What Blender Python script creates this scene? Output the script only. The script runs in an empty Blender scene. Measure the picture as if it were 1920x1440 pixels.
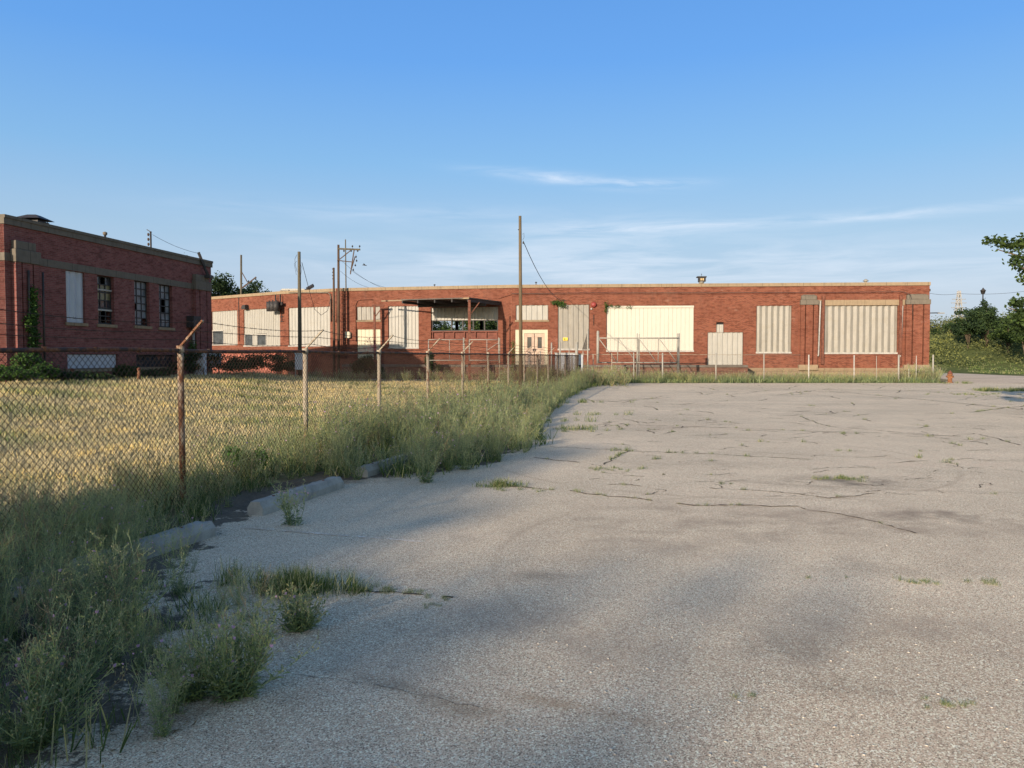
import bpy, math, random
import numpy as np
from mathutils import Matrix, Vector
R = math.radians
C = bpy.context.scene.collection
scene = bpy.context.scene
# ------------------------------------------------------------------ camera
F = 1440.0; HOR = 668.0; EYE = 1.7
PITCH = math.atan((720-HOR)/F)
cd = bpy.data.cameras.new('camera'); cam = bpy.data.objects.new('camera', cd); C.objects.link(cam)
cam.location = (0, 0, EYE); cam.rotation_euler = (math.pi/2-PITCH, 0, 0)
cd.sensor_width = 36; cd.sensor_fit = 'HORIZONTAL'; cd.lens = 36*F/1920
cd.clip_start = 0.05; cd.clip_end = 3000
scene.camera = cam
# ------------------------------------------------------------------ light
SUN_EL = R(15.5); SUN_AZ = R(32)          # light travels towards (+x,+y)
sd = bpy.data.lights.new('sun', 'SUN'); sun = bpy.data.objects.new('sun', sd); C.objects.link(sun)
sd.energy = 3.7; sd.angle = R(0.55); sd.color = (1.0, .83, .64)
trav = Vector((math.sin(SUN_AZ)*math.cos(SUN_EL), math.cos(SUN_AZ)*math.cos(SUN_EL), -math.sin(SUN_EL)))
sun.rotation_euler = trav.to_track_quat('-Z', 'Y').to_euler()
world = bpy.data.worlds.new('World'); scene.world = world; world.use_nodes = True
wt = world.node_tree; wn = wt.nodes; wl = wt.links
for n in list(wn): wn.remove(n)
wo = wn.new('ShaderNodeOutputWorld'); bg = wn.new('ShaderNodeBackground')
sky = wn.new('ShaderNodeTexSky'); sky.sky_type = 'NISHITA'; sky.sun_disc = False
sky.sun_elevation = SUN_EL; sky.sun_rotation = SUN_AZ+math.pi
sky.air_density = 1.15; sky.dust_density = .9; sky.ozone_density = 2.2; sky.altitude = 100
bg.inputs['Strength'].default_value = 0.10
def wmath(op, a, b=None, clamp=False):
    n = wn.new('ShaderNodeMath'); n.operation = op; n.use_clamp = clamp
    for i, v in enumerate((a, b)):
        if v is None: continue
        if isinstance(v, (int, float)): n.inputs[i].default_value = v
        else: wl.new(v, n.inputs[i])
    return n.outputs[0]
tc = wn.new('ShaderNodeTexCoord'); sx = wn.new('ShaderNodeSeparateXYZ'); wl.new(tc.outputs['Generated'], sx.inputs[0])
az = wmath('ARCTAN2', sx.outputs[0], sx.outputs[1]); el = wmath('ARCSINE', sx.outputs[2])
cxyz = wn.new('ShaderNodeCombineXYZ'); wl.new(wmath('MULTIPLY', az, 3.0), cxyz.inputs[0]); wl.new(wmath('MULTIPLY', el, 26.0), cxyz.inputs[1])
nz = wn.new('ShaderNodeTexNoise'); wl.new(cxyz.outputs[0], nz.inputs['Vector']); nz.inputs['Scale'].default_value = 2.2
nz.inputs['Detail'].default_value = 7; nz.inputs['Roughness'].default_value = .62; nz.inputs['Distortion'].default_value = .5
total = None
# thin cirrus: (azimuth, elevation, half width az, half width el, slope, strength)
for (a0, e0, wa, we, sl, st) in [(.075, .224, .10, .007, -.10, .62), (.17, .217, .06, .005, -.02, .6), (.13, .160, .11, .013, .02, .5), (.42, .163, .30, .006, .0, .5),
                                 (.05, .125, .30, .024, 0, .36), (.3, .10, .5, .03, 0, .36), (-.15, .18, .25, .012, 0, .2), (-.3, .15, .1, .01, -.1, .10)]:
    da = wmath('SUBTRACT', az, a0)
    de = wmath('SUBTRACT', wmath('SUBTRACT', el, e0), wmath('MULTIPLY', da, sl))
    q = wmath('ADD', wmath('POWER', wmath('ABSOLUTE', wmath('DIVIDE', da, wa)), 2.0), wmath('POWER', wmath('ABSOLUTE', wmath('DIVIDE', de, we)), 2.0))
    m = wmath('MULTIPLY', wmath('POWER', 2.718, wmath('MULTIPLY', q, -1.0)), st)
    total = m if total is None else wmath('ADD', total, m)
nzc = wmath('MULTIPLY', wmath('SUBTRACT', nz.outputs[0], .36, True), 3.2, True)
cmask = wmath('MULTIPLY', total, nzc, True)
hz = wmath('POWER', 2.718, wmath('MULTIPLY', wmath('MAXIMUM', el, 0.0), -9.0))
hzm = wmath('MULTIPLY', hz, .62)
rp_ = wn.new('ShaderNodeValToRGB'); wl.new(el, rp_.inputs[0]); e_ = rp_.color_ramp.elements
SK = [(0.0, (.50, .57, .70)), (.07, (.48, .58, .75)), (.15, (.38, .56, .77)), (.24, (.235, .49, .83)), (.36, (.13, .38, .87)), (.52, (.09, .30, .78)), (.75, (.07, .19, .42)), (1.0, (.05, .12, .26))]
while len(e_) < len(SK): e_.new(.5)
for k_, (p_, c_) in enumerate(SK): e_[k_].position = p_; e_[k_].color = (*c_, 1)
sc_ = wn.new('ShaderNodeVectorMath'); sc_.operation = 'SCALE'; wl.new(rp_.outputs[0], sc_.inputs[0]); sc_.inputs['Scale'].default_value = 5.0
antisun = wmath('MULTIPLY', wmath('ADD', wmath('MULTIPLY', sx.outputs[1], 2.2), .25), .88, True); antisun.node.use_clamp = True
mx1 = wn.new('ShaderNodeMix'); mx1.data_type = 'RGBA'; wl.new(wmath('MINIMUM', antisun, .88), mx1.inputs[0]); wl.new(sky.outputs[0], mx1.inputs[6]); wl.new(sc_.outputs[0], mx1.inputs[7])
mx = wn.new('ShaderNodeMix'); mx.data_type = 'RGBA'; wl.new(cmask, mx.inputs[0]); wl.new(mx1.outputs[2], mx.inputs[6]); mx.inputs[7].default_value = (4.6, 4.9, 5.4, 1)
wl.new(mx.outputs[2], bg.inputs[0]); wl.new(bg.outputs[0], wo.inputs[0])
scene.view_settings.view_transform = 'Standard'; scene.view_settings.look = 'None'
scene.view_settings.gamma = 1; scene.view_settings.exposure = 1.0
# ------------------------------------------------------------------ pixel helpers (measure the photo -> metres)
def ray(px, py):
    a = (px-960)/F; b = (720-py)/F
    return Vector((a, math.cos(PITCH)+b*math.sin(PITCH), -math.sin(PITCH)+b*math.cos(PITCH)))
def at(px, py, Y):
    r = ray(px, py); return Vector((0, 0, EYE))+r*(Y/r.y)
def gnd(px, py, z=0.0):
    r = ray(px, py); return Vector((0, 0, EYE))+r*((z-EYE)/r.z)
def zy(py, Y): return at(960, py, Y).z
# ------------------------------------------------------------------ object helpers
WM = {}
def tag(o, label=None, cat=None, group=None, kind=None):
    if label: o['label'] = label
    if cat: o['category'] = cat
    if group: o['group'] = group
    if kind: o['kind'] = kind
    return o
def thing(name, label, cat, loc=(0, 0, 0), rz=0, group=None):
    o = bpy.data.objects.new(name, None); C.objects.link(o); o.empty_display_size = .2
    o.matrix_basis = Matrix.Translation(loc) @ Matrix.Rotation(rz, 4, 'Z'); WM[o.name] = o.matrix_basis.copy()
    return tag(o, label, cat, group)
def link(name, me, parent=None, M=None, world=False):
    o = bpy.data.objects.new(name, me); C.objects.link(o)
    if M is None: M = WM[parent.name] if (parent is not None and not world) else Matrix.Identity(4)
    WM[o.name] = M.copy()
    if parent is not None:
        o.parent = parent; o.matrix_parent_inverse = WM[parent.name].inverted()
    o.matrix_basis = M
    return o
class MB:
    def __init__(s): s.v = []; s.f = []; s.m = []; s.sm = []
    def face(s, pts, mi=0):
        i = len(s.v); s.v += [tuple(p) for p in pts]; s.f.append(tuple(range(i, i+len(pts)))); s.m.append(mi); s.sm.append(False)
    def box(s, x0, x1, y0, y1, z0, z1, mi=0, M=None):
        P = [(x, y, z) for z in (z0, z1) for y in (y0, y1) for x in (x0, x1)]
        if M is not None: P = [tuple(M @ Vector(p)) for p in P]
        i = len(s.v); s.v += P
        for f in ((0, 2, 3, 1), (4, 5, 7, 6), (0, 1, 5, 4), (2, 6, 7, 3), (0, 4, 6, 2), (1, 3, 7, 5)):
            s.f.append(tuple(i+k for k in f)); s.m.append(mi); s.sm.append(False)
    def tube(s, pts, r, n=8, mi=0, cap=True, smooth=True):
        pts = [Vector(p) for p in pts]; rs = r if isinstance(r, (list, tuple)) else [r]*len(pts)
        i0 = len(s.v); up = None
        for k, p in enumerate(pts):
            a = pts[max(k-1, 0)]; b = pts[min(k+1, len(pts)-1)]; d = (b-a)
            d = d.normalized() if d.length > 1e-9 else Vector((0, 0, 1))
            if up is None: up = d.orthogonal().normalized()
            e1 = (up-d*up.dot(d)); e1 = e1.normalized() if e1.length > 1e-6 else d.orthogonal().normalized(); up = e1
            e2 = d.cross(e1)
            for j in range(n):
                t = 2*math.pi*j/n; s.v.append(tuple(p+(e1*math.cos(t)+e2*math.sin(t))*rs[k]))
        for k in range(len(pts)-1):
            for j in range(n):
                a = i0+k*n+j; b = i0+k*n+(j+1) % n; s.f.append((a, b, b+n, a+n)); s.m.append(mi); s.sm.append(smooth)
        if cap:
            s.f.append(tuple(i0+j for j in reversed(range(n)))); s.m.append(mi); s.sm.append(False)
            e = i0+(len(pts)-1)*n; s.f.append(tuple(e+j for j in range(n))); s.m.append(mi); s.sm.append(False)
    def prism(s, poly, z0, z1, mi=0):
        n = len(poly); i = len(s.v); s.v += [(p[0], p[1], z0) for p in poly]+[(p[0], p[1], z1) for p in poly]
        s.f.append(tuple(i+k for k in reversed(range(n)))); s.f.append(tuple(i+n+k for k in range(n)))
        for k in range(n): s.f.append((i+k, i+(k+1) % n, i+n+(k+1) % n, i+n+k))
        s.m += [mi]*(n+2); s.sm += [False]*(n+2)
    def lathe(s, prof, cx=0, cy=0, n=16, mi=0):
        i0 = len(s.v)
        for (r, z) in prof:
            for j in range(n): t = 2*math.pi*j/n; s.v.append((cx+r*math.cos(t), cy+r*math.sin(t), z))
        for k in range(len(prof)-1):
            for j in range(n):
                a = i0+k*n+j; b = i0+k*n+(j+1) % n; s.f.append((a, b, b+n, a+n)); s.m.append(mi); s.sm.append(True)
        s.f.append(tuple(i0+j for j in reversed(range(n)))); e = i0+(len(prof)-1)*n; s.f.append(tuple(e+j for j in range(n)))
        s.m += [mi]*2; s.sm += [False]*2
    def mesh(s, name, mats):
        me = bpy.data.meshes.new(name); me.from_pydata(s.v, [], s.f)
        for m in (mats if isinstance(mats, (list, tuple)) else [mats]): me.materials.append(m)
        me.polygons.foreach_set('material_index', s.m); me.polygons.foreach_set('use_smooth', s.sm); me.update()
        return me
    def build(s, name, mats, parent=None, M=None, world=False, bev=0):
        o = link(name, s.mesh(name, mats), parent, M, world)
        if bev:
            b = o.modifiers.new('bevel', 'BEVEL'); b.width = bev; b.segments = 2; b.limit_method = 'ANGLE'
        return o
def np_mesh(name, V, Q, mi, mats):
    me = bpy.data.meshes.new(name); n = len(V); q = len(Q); k = Q.shape[1]
    me.vertices.add(n); me.vertices.foreach_set('co', np.asarray(V, np.float32).ravel())
    me.loops.add(q*k); me.loops.foreach_set('vertex_index', np.asarray(Q, np.int32).ravel())
    me.polygons.add(q); me.polygons.foreach_set('loop_start', np.arange(0, q*k, k, dtype=np.int32)); me.polygons.foreach_set('loop_total', np.full(q, k, np.int32))
    for m in (mats if isinstance(mats, (list, tuple)) else [mats]): me.materials.append(m)
    me.polygons.foreach_set('material_index', np.asarray(mi, np.int32)); me.update(); me.validate()
    return me
# ------------------------------------------------------------------ materials
class NT:
    def __init__(s, name, rough=.85, spec=.3):
        s.mat = bpy.data.materials.new(name); s.mat.use_nodes = True; s.t = s.mat.node_tree; s.b = s.t.nodes['Principled BSDF']
        s.b.inputs['Roughness'].default_value = rough; s.b.inputs['Specular IOR Level'].default_value = spec
        s.co = s.t.nodes.new('ShaderNodeTexCoord')
    def set(s, i, v):
        if v is None: return
        if hasattr(v, 'is_linked') or isinstance(v, bpy.types.NodeSocket): s.t.links.new(v, i)
        elif isinstance(v, tuple) and len(v) == 3 and i.type == 'RGBA': i.default_value = (*v, 1)
        else: i.default_value = v
    def noise(s, scale=5, det=4, rough=.55, vec=None, dist=0):
        n = s.t.nodes.new('ShaderNodeTexNoise'); n.inputs['Scale'].default_value = scale; n.inputs['Detail'].default_value = det
        n.inputs['Roughness'].default_value = rough; n.inputs['Distortion'].default_value = dist
        s.t.links.new(vec if vec is not None else s.co.outputs['Object'], n.inputs['Vector']); return n.outputs['Fac']
    def voro(s, scale, vec=None, feat='F1', out='Distance', rnd=1):
        n = s.t.nodes.new('ShaderNodeTexVoronoi'); n.feature = feat; n.inputs['Scale'].default_value = scale; n.inputs['Randomness'].default_value = rnd
        s.t.links.new(vec if vec is not None else s.co.outputs['Object'], n.inputs['Vector']); return n.outputs[out]
    def mapv(s, sc=(1, 1, 1), rot=(0, 0, 0), loc=(0, 0, 0), vec=None):
        n = s.t.nodes.new('ShaderNodeMapping'); n.inputs['Scale'].default_value = sc; n.inputs['Rotation'].default_value = rot; n.inputs['Location'].default_value = loc
        s.t.links.new(vec if vec is not None else s.co.outputs['Object'], n.inputs['Vector']); return n.outputs[0]
    def ramp(s, fac, stops, interp='LINEAR'):
        n = s.t.nodes.new('ShaderNodeValToRGB'); n.color_ramp.interpolation = interp; e = n.color_ramp.elements
        while len(e) < len(stops): e.new(.5)
        for k, (p, c) in enumerate(stops):
            e[k].position = p; e[k].color = (c, c, c, 1) if isinstance(c, (int, float)) else (*c, 1)
        s.t.links.new(fac, n.inputs[0]); return n.outputs[0]
    def mix(s, fac, a, b, mode='MIX'):
        n = s.t.nodes.new('ShaderNodeMix'); n.data_type = 'RGBA'; n.blend_type = mode
        s.set(n.inputs[0], fac); s.set(n.inputs[6], a); s.set(n.inputs[7], b); return n.outputs[2]
    def math(s, op, a, b=None, clamp=False):
        n = s.t.nodes.new('ShaderNodeMath'); n.operation = op; n.use_clamp = clamp; s.set(n.inputs[0], a); s.set(n.inputs[1], b); return n.outputs[0]
    def sep(s, vec=None):
        n = s.t.nodes.new('ShaderNodeSeparateXYZ'); s.t.links.new(vec if vec is not None else s.co.outputs['Object'], n.inputs[0]); return n.outputs
    def comb(s, x, y, z=0.0):
        n = s.t.nodes.new('ShaderNodeCombineXYZ'); s.set(n.inputs[0], x); s.set(n.inputs[1], y); s.set(n.inputs[2], z); return n.outputs[0]
    def col(s, v): s.set(s.b.inputs['Base Color'], v); return s
    def bump(s, h, st=.3, dist=.01):
        n = s.t.nodes.new('ShaderNodeBump'); n.inputs['Strength'].default_value = st; n.inputs['Distance'].default_value = dist
        s.t.links.new(h, n.inputs['Height']); s.t.links.new(n.outputs[0], s.b.inputs['Normal']); return s
def simple(name, c, var=.25, scale=6, rough=.8, metal=0, spec=.3, bump=0, streak=None):
    m = NT(name, rough, spec); vec = m.mapv(streak) if streak else None
    f = m.noise(scale, 5, .6, vec)
    lo = tuple(x*(1-var) for x in c); hi = tuple(min(1, x*(1+var)) for x in c)
    m.col(m.ramp(f, [(.3, lo), (.7, hi)])); m.b.inputs['Metallic'].default_value = metal
    if bump: m.bump(f, bump)
    return m.mat
def brick_mat(name, c1, c2, mortar, soot=.5, seed=0.0):
    m = NT(name, .9, .2); x, y, z = m.sep()
    u = m.math('ADD', x, y); v = m.comb(u, z)
    b = m.t.nodes.new('ShaderNodeTexBrick'); m.t.links.new(v, b.inputs['Vector']); b.inputs['Scale'].default_value = 1
    b.inputs['Brick Width'].default_value = .215; b.inputs['Row Height'].default_value = .075; b.inputs['Mortar Size'].default_value = .009
    b.inputs['Mortar Smooth'].default_value = .3; b.inputs['Bias'].default_value = -.1
    m.set(b.inputs['Color1'], c1); m.set(b.inputs['Color2'], c2); m.set(b.inputs['Mortar'], mortar)
    # single courses that are darker for a length, as on old hand-fired walls
    row = m.math('FLOOR', m.math('DIVIDE', z, .075)); sv = m.comb(m.math('MULTIPLY', u, .9), m.math('MULTIPLY', row, 3.7), seed)
    s1 = m.noise(2.3, 2, .6, sv); c = m.mix(m.ramp(s1, [(.49, 0.0), (.62, .62)]), b.outputs['Color'], tuple(k*.36 for k in c1))
    s1b = m.noise(3.2, 2, .5, m.comb(m.math('MULTIPLY', u, 1.1), m.math('MULTIPLY', row, 2.3), seed+9)); c = m.mix(m.ramp(s1b, [(.52, 0.0), (.68, .38)]), c, tuple(min(1, k*1.5+.03) for k in c2))
    s2 = m.noise(.5, 6, .65, m.comb(u, m.math('MULTIPLY', z, 1.4), seed+4)); c = m.mix(m.ramp(s2, [(.42, 0.0), (.75, soot)]), c, tuple(k*.45 for k in c1))
    s3 = m.noise(.9, 5, .6, m.comb(m.math('MULTIPLY', u, 1.3), m.math('MULTIPLY', z, .25), seed+7)); c = m.mix(m.ramp(s3, [(.60, 0.0), (.80, .35)]), c, (.06, .045, .04))
    s4 = m.noise(1.6, 5, .6, m.comb(u, m.math('MULTIPLY', z, 2), seed+11)); c = m.mix(m.ramp(s4, [(.62, 0.0), (.8, .30)]), c, tuple(min(1, k*1.15+.1) for k in mortar))
    m.col(c).bump(b.outputs['Fac'], -.35, .01)
    return m.mat
BRICK = brick_mat('warehouse_red_brick', (.195, .057, .032), (.135, .038, .022), (.20, .125, .088), .5)  # the warehouse brick's own base colours
BRICK2 = brick_mat('dark_red_brick', (.215, .070, .062), (.165, .055, .049), (.19, .13, .115), .35, 3.0)
BRICKD = brick_mat('dock_brick', (.17, .075, .05), (.12, .055, .04), (.17, .13, .10), .7, 6.0)
def stone_mat(name, c, dark=.45):
    m = NT(name, .9, .2); x, y, z = m.sep(); u = m.math('ADD', x, y)
    j = m.math('ABSOLUTE', m.math('SUBTRACT', m.math('FRACT', m.math('DIVIDE', u, 1.45)), .5)); jm = m.ramp(j, [(.004, 1.0), (.009, 0.0)])
    n1 = m.noise(2.2, 6, .6, m.comb(u, m.math('MULTIPLY', z, 2))); n2 = m.noise(3, 5, .65, m.comb(m.math('MULTIPLY', u, 2.5), m.math('MULTIPLY', z, .35)))
    cc = m.mix(m.ramp(n1, [(.35, 0.0), (.75, .5)]), c, tuple(k*.62 for k in c)); cc = m.mix(m.ramp(n2, [(.5, 0.0), (.75, dark)]), cc, tuple(k*.32 for k in c))
    m.col(m.mix(jm, cc, tuple(k*.3 for k in c))); m.bump(n1, .15); return m.mat
STONE = stone_mat('limestone', (.27, .205, .135)); STONEG = stone_mat('grey_limestone', (.15, .13, .105), .5)
PLINTH = stone_mat('plinth_concrete', (.25, .185, .12), .55)
def sheet_mat(name, c, dirt=.35, rust=.12):
    m = NT(name, .55, .4); x, y, z = m.sep(); n1 = m.noise(1.2, 6, .6, m.comb(m.math('MULTIPLY', x, 3.0), m.math('MULTIPLY', z, .5)))
    n2 = m.noise(2.2, 6, .62, m.comb(x, z)); n3 = m.noise(7, 5, .7, m.comb(m.math('MULTIPLY', x, 1.3), m.math('MULTIPLY', z, .6), 5.0))
    c1 = m.mix(m.ramp(n1, [(.42, 0.0), (.75, dirt)]), c, tuple(k*.55 for k in c)); c1 = m.mix(m.ramp(n2, [(.5, 0.0), (.8, dirt)]), c1, tuple(k*a for k, a in zip(c, (.75, .68, .55))))
    c1 = m.mix(m.ramp(n3, [(.66, 0.0), (.78, rust*3)]), c1, (.20, .10, .05)); m.col(c1); return m.mat
SHEET = sheet_mat('painted_steel_sheet', (.33, .32, .29)); SHEETW = sheet_mat('cream_painted_sheet', (.46, .44, .38), .14, .04)
SHEETG = sheet_mat('weathered_grey_sheet', (.25, .235, .205), .55, .22); SHEETB = sheet_mat('galvanised_sheet', (.42, .45, .50), .35, .05)
PALE = sheet_mat('pale_yellow_panel', (.46, .42, .31), .2, .06); WHITEP = simple('chipped_white_paint', (.34, .325, .30), .25, 8)
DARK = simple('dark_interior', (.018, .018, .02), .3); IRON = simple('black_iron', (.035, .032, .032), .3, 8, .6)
BROWNS = simple('rusty_brown_steel', (.13, .05, .032), .5, 6, .8); REDST = simple('red_rust_panels', (.135, .048, .034), .3, 3, .8)
REDP = simple('faded_red_paint', (.26, .09, .065), .3, 2, .85)
TAR = simple('roof_membrane', (.06, .06, .062), .3, 1.5); WIREM = simple('cable_black', (.03, .03, .035), .2, 4, .6)
DOORM = simple('pinkish_door_paint', (.42, .31, .24), .25, 3, .6)
YEL = simple('yellow_sign_paint', (.75, .52, .06), .1, 3, .5)
def glass_mat(name, c, r=.12):
    m = NT(name, r, .6); n = m.noise(3, 4, .6); m.col(m.ramp(n, [(.35, c), (.7, tuple(min(1, k*2.0+.01) for k in c))])); return m.mat
GLASS = glass_mat('dirty_dark_glass', (.022, .026, .032)); GLASSG = glass_mat('dusty_grey_glass', (.10, .115, .13), .35); GLASSY = glass_mat('yellowed_glass', (.12, .105, .05), .35)
def rust_post(name, paint, amount):
    m = NT(name, .75, .3); n = m.noise(9, 6, .65, m.mapv((1, 1, .35))); n2 = m.noise(40, 3, .5)
    r = m.mix(m.ramp(n2, [(.4, 0.0), (.7, 1.0)]), (.115, .045, .022), (.21, .095, .045))
    m.col(m.mix(m.ramp(n, [(amount-.06, 0.0), (amount+.06, 1.0)]), r, paint)); m.bump(n, .3); return m.mat
POSTR = rust_post('rusted_post_steel', (.42, .34, .25), .56); POSTG = rust_post('weathered_galvanised_post', (.30, .26, .20), .42); POSTS = rust_post('pale_galvanised_post', (.27, .26, .23), .34)
RAIL = rust_post('dark_rusty_rail', (.05, .032, .026), .50); MESHW = simple('rusty_fence_wire', (.042, .024, .017), .4, 3, .7)
MESHG = simple('dull_grey_fence_wire', (.10, .09, .08), .4, 3, .6)
def wood_mat(name, c):
    m = NT(name, .9, .15); n = m.noise(6, 7, .65, m.mapv((4, 4, .18))); n2 = m.noise(1.2, 4, .5)
    a = m.ramp(n, [(.3, tuple(k*.45 for k in c)), (.6, c), (.8, tuple(min(1, k*1.3) for k in c))]); m.col(m.mix(m.ramp(n2, [(.4, 0.0), (.7, .35)]), a, tuple(k*.6 for k in c))); m.bump(n, .5, .02); return m.mat
WOOD = wood_mat('weathered_pole_wood', (.15, .115, .072)); WOODD = wood_mat('dark_creosoted_wood', (.10, .065, .045)); WOODG = wood_mat('grey_green_pole_wood', (.12, .105, .075))
CONC = NT('wheel_stop_concrete', .92, .2)
_n = CONC.noise(5, 7, .65); _p = CONC.voro(55); CONC.col(CONC.mix(CONC.ramp(_p, [(.05, .6), (.25, 0.0)]), CONC.ramp(_n, [(.3, (.24, .235, .215)), (.7, (.40, .39, .355))]), (.12, .11, .10))); CONC.bump(_n, .4, .01); CONC = CONC.mat
def leaf_mat(name, c, var=.5, trans=.35, scale=1.5, warm=(1.25, 1.1, .7)):
    m = NT(name, .7, .15); t = m.t; geo = t.nodes.new('ShaderNodeNewGeometry'); n = m.noise(scale, 3, .6, geo.outputs['Position'])
    hi = tuple(min(1, k*(1+var)*w) for k, w in zip(c, warm)); lo = tuple(k*(1-var) for k in c)
    rr = geo.outputs['Random Per Island']; f = m.math('ADD', m.math('MULTIPLY', n, .7), m.math('MULTIPLY', rr, .3))
    col = m.ramp(f, [(.3, lo), (.5, c), (.72, hi)]); m.col(col)
    tr = t.nodes.new('ShaderNodeBsdfTranslucent'); t.links.new(col, tr.inputs['Color']); ms = t.nodes.new('ShaderNodeMixShader'); ms.inputs[0].default_value = trans
    out = t.nodes['Material Output']; t.links.new(m.b.outputs[0], ms.inputs[1]); t.links.new(tr.outputs[0], ms.inputs[2]); t.links.new(ms.outputs[0], out.inputs[0])
    return m.mat
STEM = leaf_mat('weed_stem', (.31, .36, .195), .3, .45); WLEAF = leaf_mat('weed_leaf', (.175, .24, .125), .4, .5, .8); BUD = leaf_mat('weed_bud', (.36, .33, .21), .3, .3)
FLOW = leaf_mat('lavender_flower', (.52, .33, .50), .2, .4, 2, (1, 1, 1)); DRYST = leaf_mat('dry_weed_stem', (.26, .21, .14), .35, .3)
GRASSG = leaf_mat('green_grass_blade', (.095, .15, .05), .4, .4, 1.2); GRASSY = leaf_mat('dry_grass_blade', (.62, .53, .32), .25, .45, .6); GRASSM = leaf_mat('olive_grass_blade', (.43, .42, .24), .25, .45, .6)
TREEL = leaf_mat('tree_leaf', (.046, .078, .026), .5, .35, .5); TREED = leaf_mat('dark_tree_leaf', (.032, .058, .026), .5, .3, .4); SHRL = leaf_mat('hill_shrub_leaf', (.135, .155, .062), .55, .35, .12)
BROADL = leaf_mat('broad_green_leaf', (.060, .12, .035), .4, .4, 2); BARK = wood_mat('tree_bark', (.13, .10, .07)); SAPL = leaf_mat('bright_sapling_leaf', (.10, .24, .05), .35, .45, 3); PINKF = leaf_mat('pink_blossom', (.62, .19, .22), .3, .4, 4, (1, 1, 1))
# ------------------------------------------------------------------ ground
def ss(t): t = np.clip(t, 0, 1); return t*t*(3-2*t)
FX0, FY0, FS = -3.684, 8.64, .201                       # the long fence: x = FX0 + FS*(y-FY0)
def fence_x(y): return FX0+FS*(y-FY0)
def terrain(x, y):
    x = np.asarray(x, float); y = np.asarray(y, float)
    s = ss((-7.5-x)/10.5)*ss((y-6)/14)*(1-ss((y-46)/12))*.66
    far = ss((x-30)/26)*ss((y-76)/40)*(5.4+.03*np.clip(x-40, 0, 60))
    return s+far-.012
def ground_mat():
    m = NT('dry_lawn_ground', 1.0, .1); P = m.co.outputs['Object']
    n1 = m.noise(.35, 5, .6, m.mapv((1, 2.2, 1))); n2 = m.noise(3.5, 5, .65); n3 = m.noise(45, 4, .7)
    c = m.ramp(n1, [(.34, (.24, .23, .12)), (.46, (.42, .36, .21)), (.62, (.56, .46, .28))]); c = m.mix(m.ramp(n2, [(.35, .6), (.65, 0.0)]), c, (.105, .10, .045))
    x, y, z = m.sep(); far = m.ramp(m.math('DIVIDE', y, 200.0), [(.32, 0.0), (.36, 1.0)])
    c = m.mix(far, c, m.ramp(n2, [(.3, (.07, .10, .03)), (.7, (.14, .16, .05))]))
    m.col(m.mix(m.ramp(n3, [(.35, .55), (.6, 0.0)]), c, (.045, .042, .02))); m.bump(n3, .8, .03); return m.mat
xs = np.unique(np.concatenate([np.linspace(-900, -60, 12), np.arange(-60, 70, 1.0), np.linspace(70, 900, 24)])); ys = np.unique(np.concatenate([np.linspace(-300, -20, 8), np.arange(-20, 140, 1.0), np.linspace(140, 1600, 22)]))
GX, GY = np.meshgrid(xs, ys); GZ = terrain(GX, GY); GZ[(GY > 200)] *= .6
V = np.stack([GX, GY, GZ], -1).reshape(-1, 3); nx = len(xs); ii = np.arange((len(ys)-1)*(nx-1)); a = (ii//(nx-1))*nx+ii % (nx-1)
o = link('ground', np_mesh('ground', V, np.stack([a, a+1, a+nx+1, a+nx], 1), np.zeros(len(a)), ground_mat())); tag(o, 'dry yellow lawn and rough ground around the brick buildings', 'ground', kind='structure')
for p in o.data.polygons: p.use_smooth = True
EDGE = [(-4, -1.9), (0, -1.8), (2.6, -1.75), (3.4, -1.55), (4.0, -1.5), (4.8, -1.75), (5.4, -2.1), (6.2, -3.1), (8.0, -3.15), (10, -2.9), (10.4, -2.3), (10.75, -1.35), (11.4, -.75), (12.0, -.35), (12.8, .1), (13.4, .3), (14.7, .55), (20, .9), (25, 1.5), (34, 2.8), (40, 3.9), (44, 5.0), (47.5, 6.5)]
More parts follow.
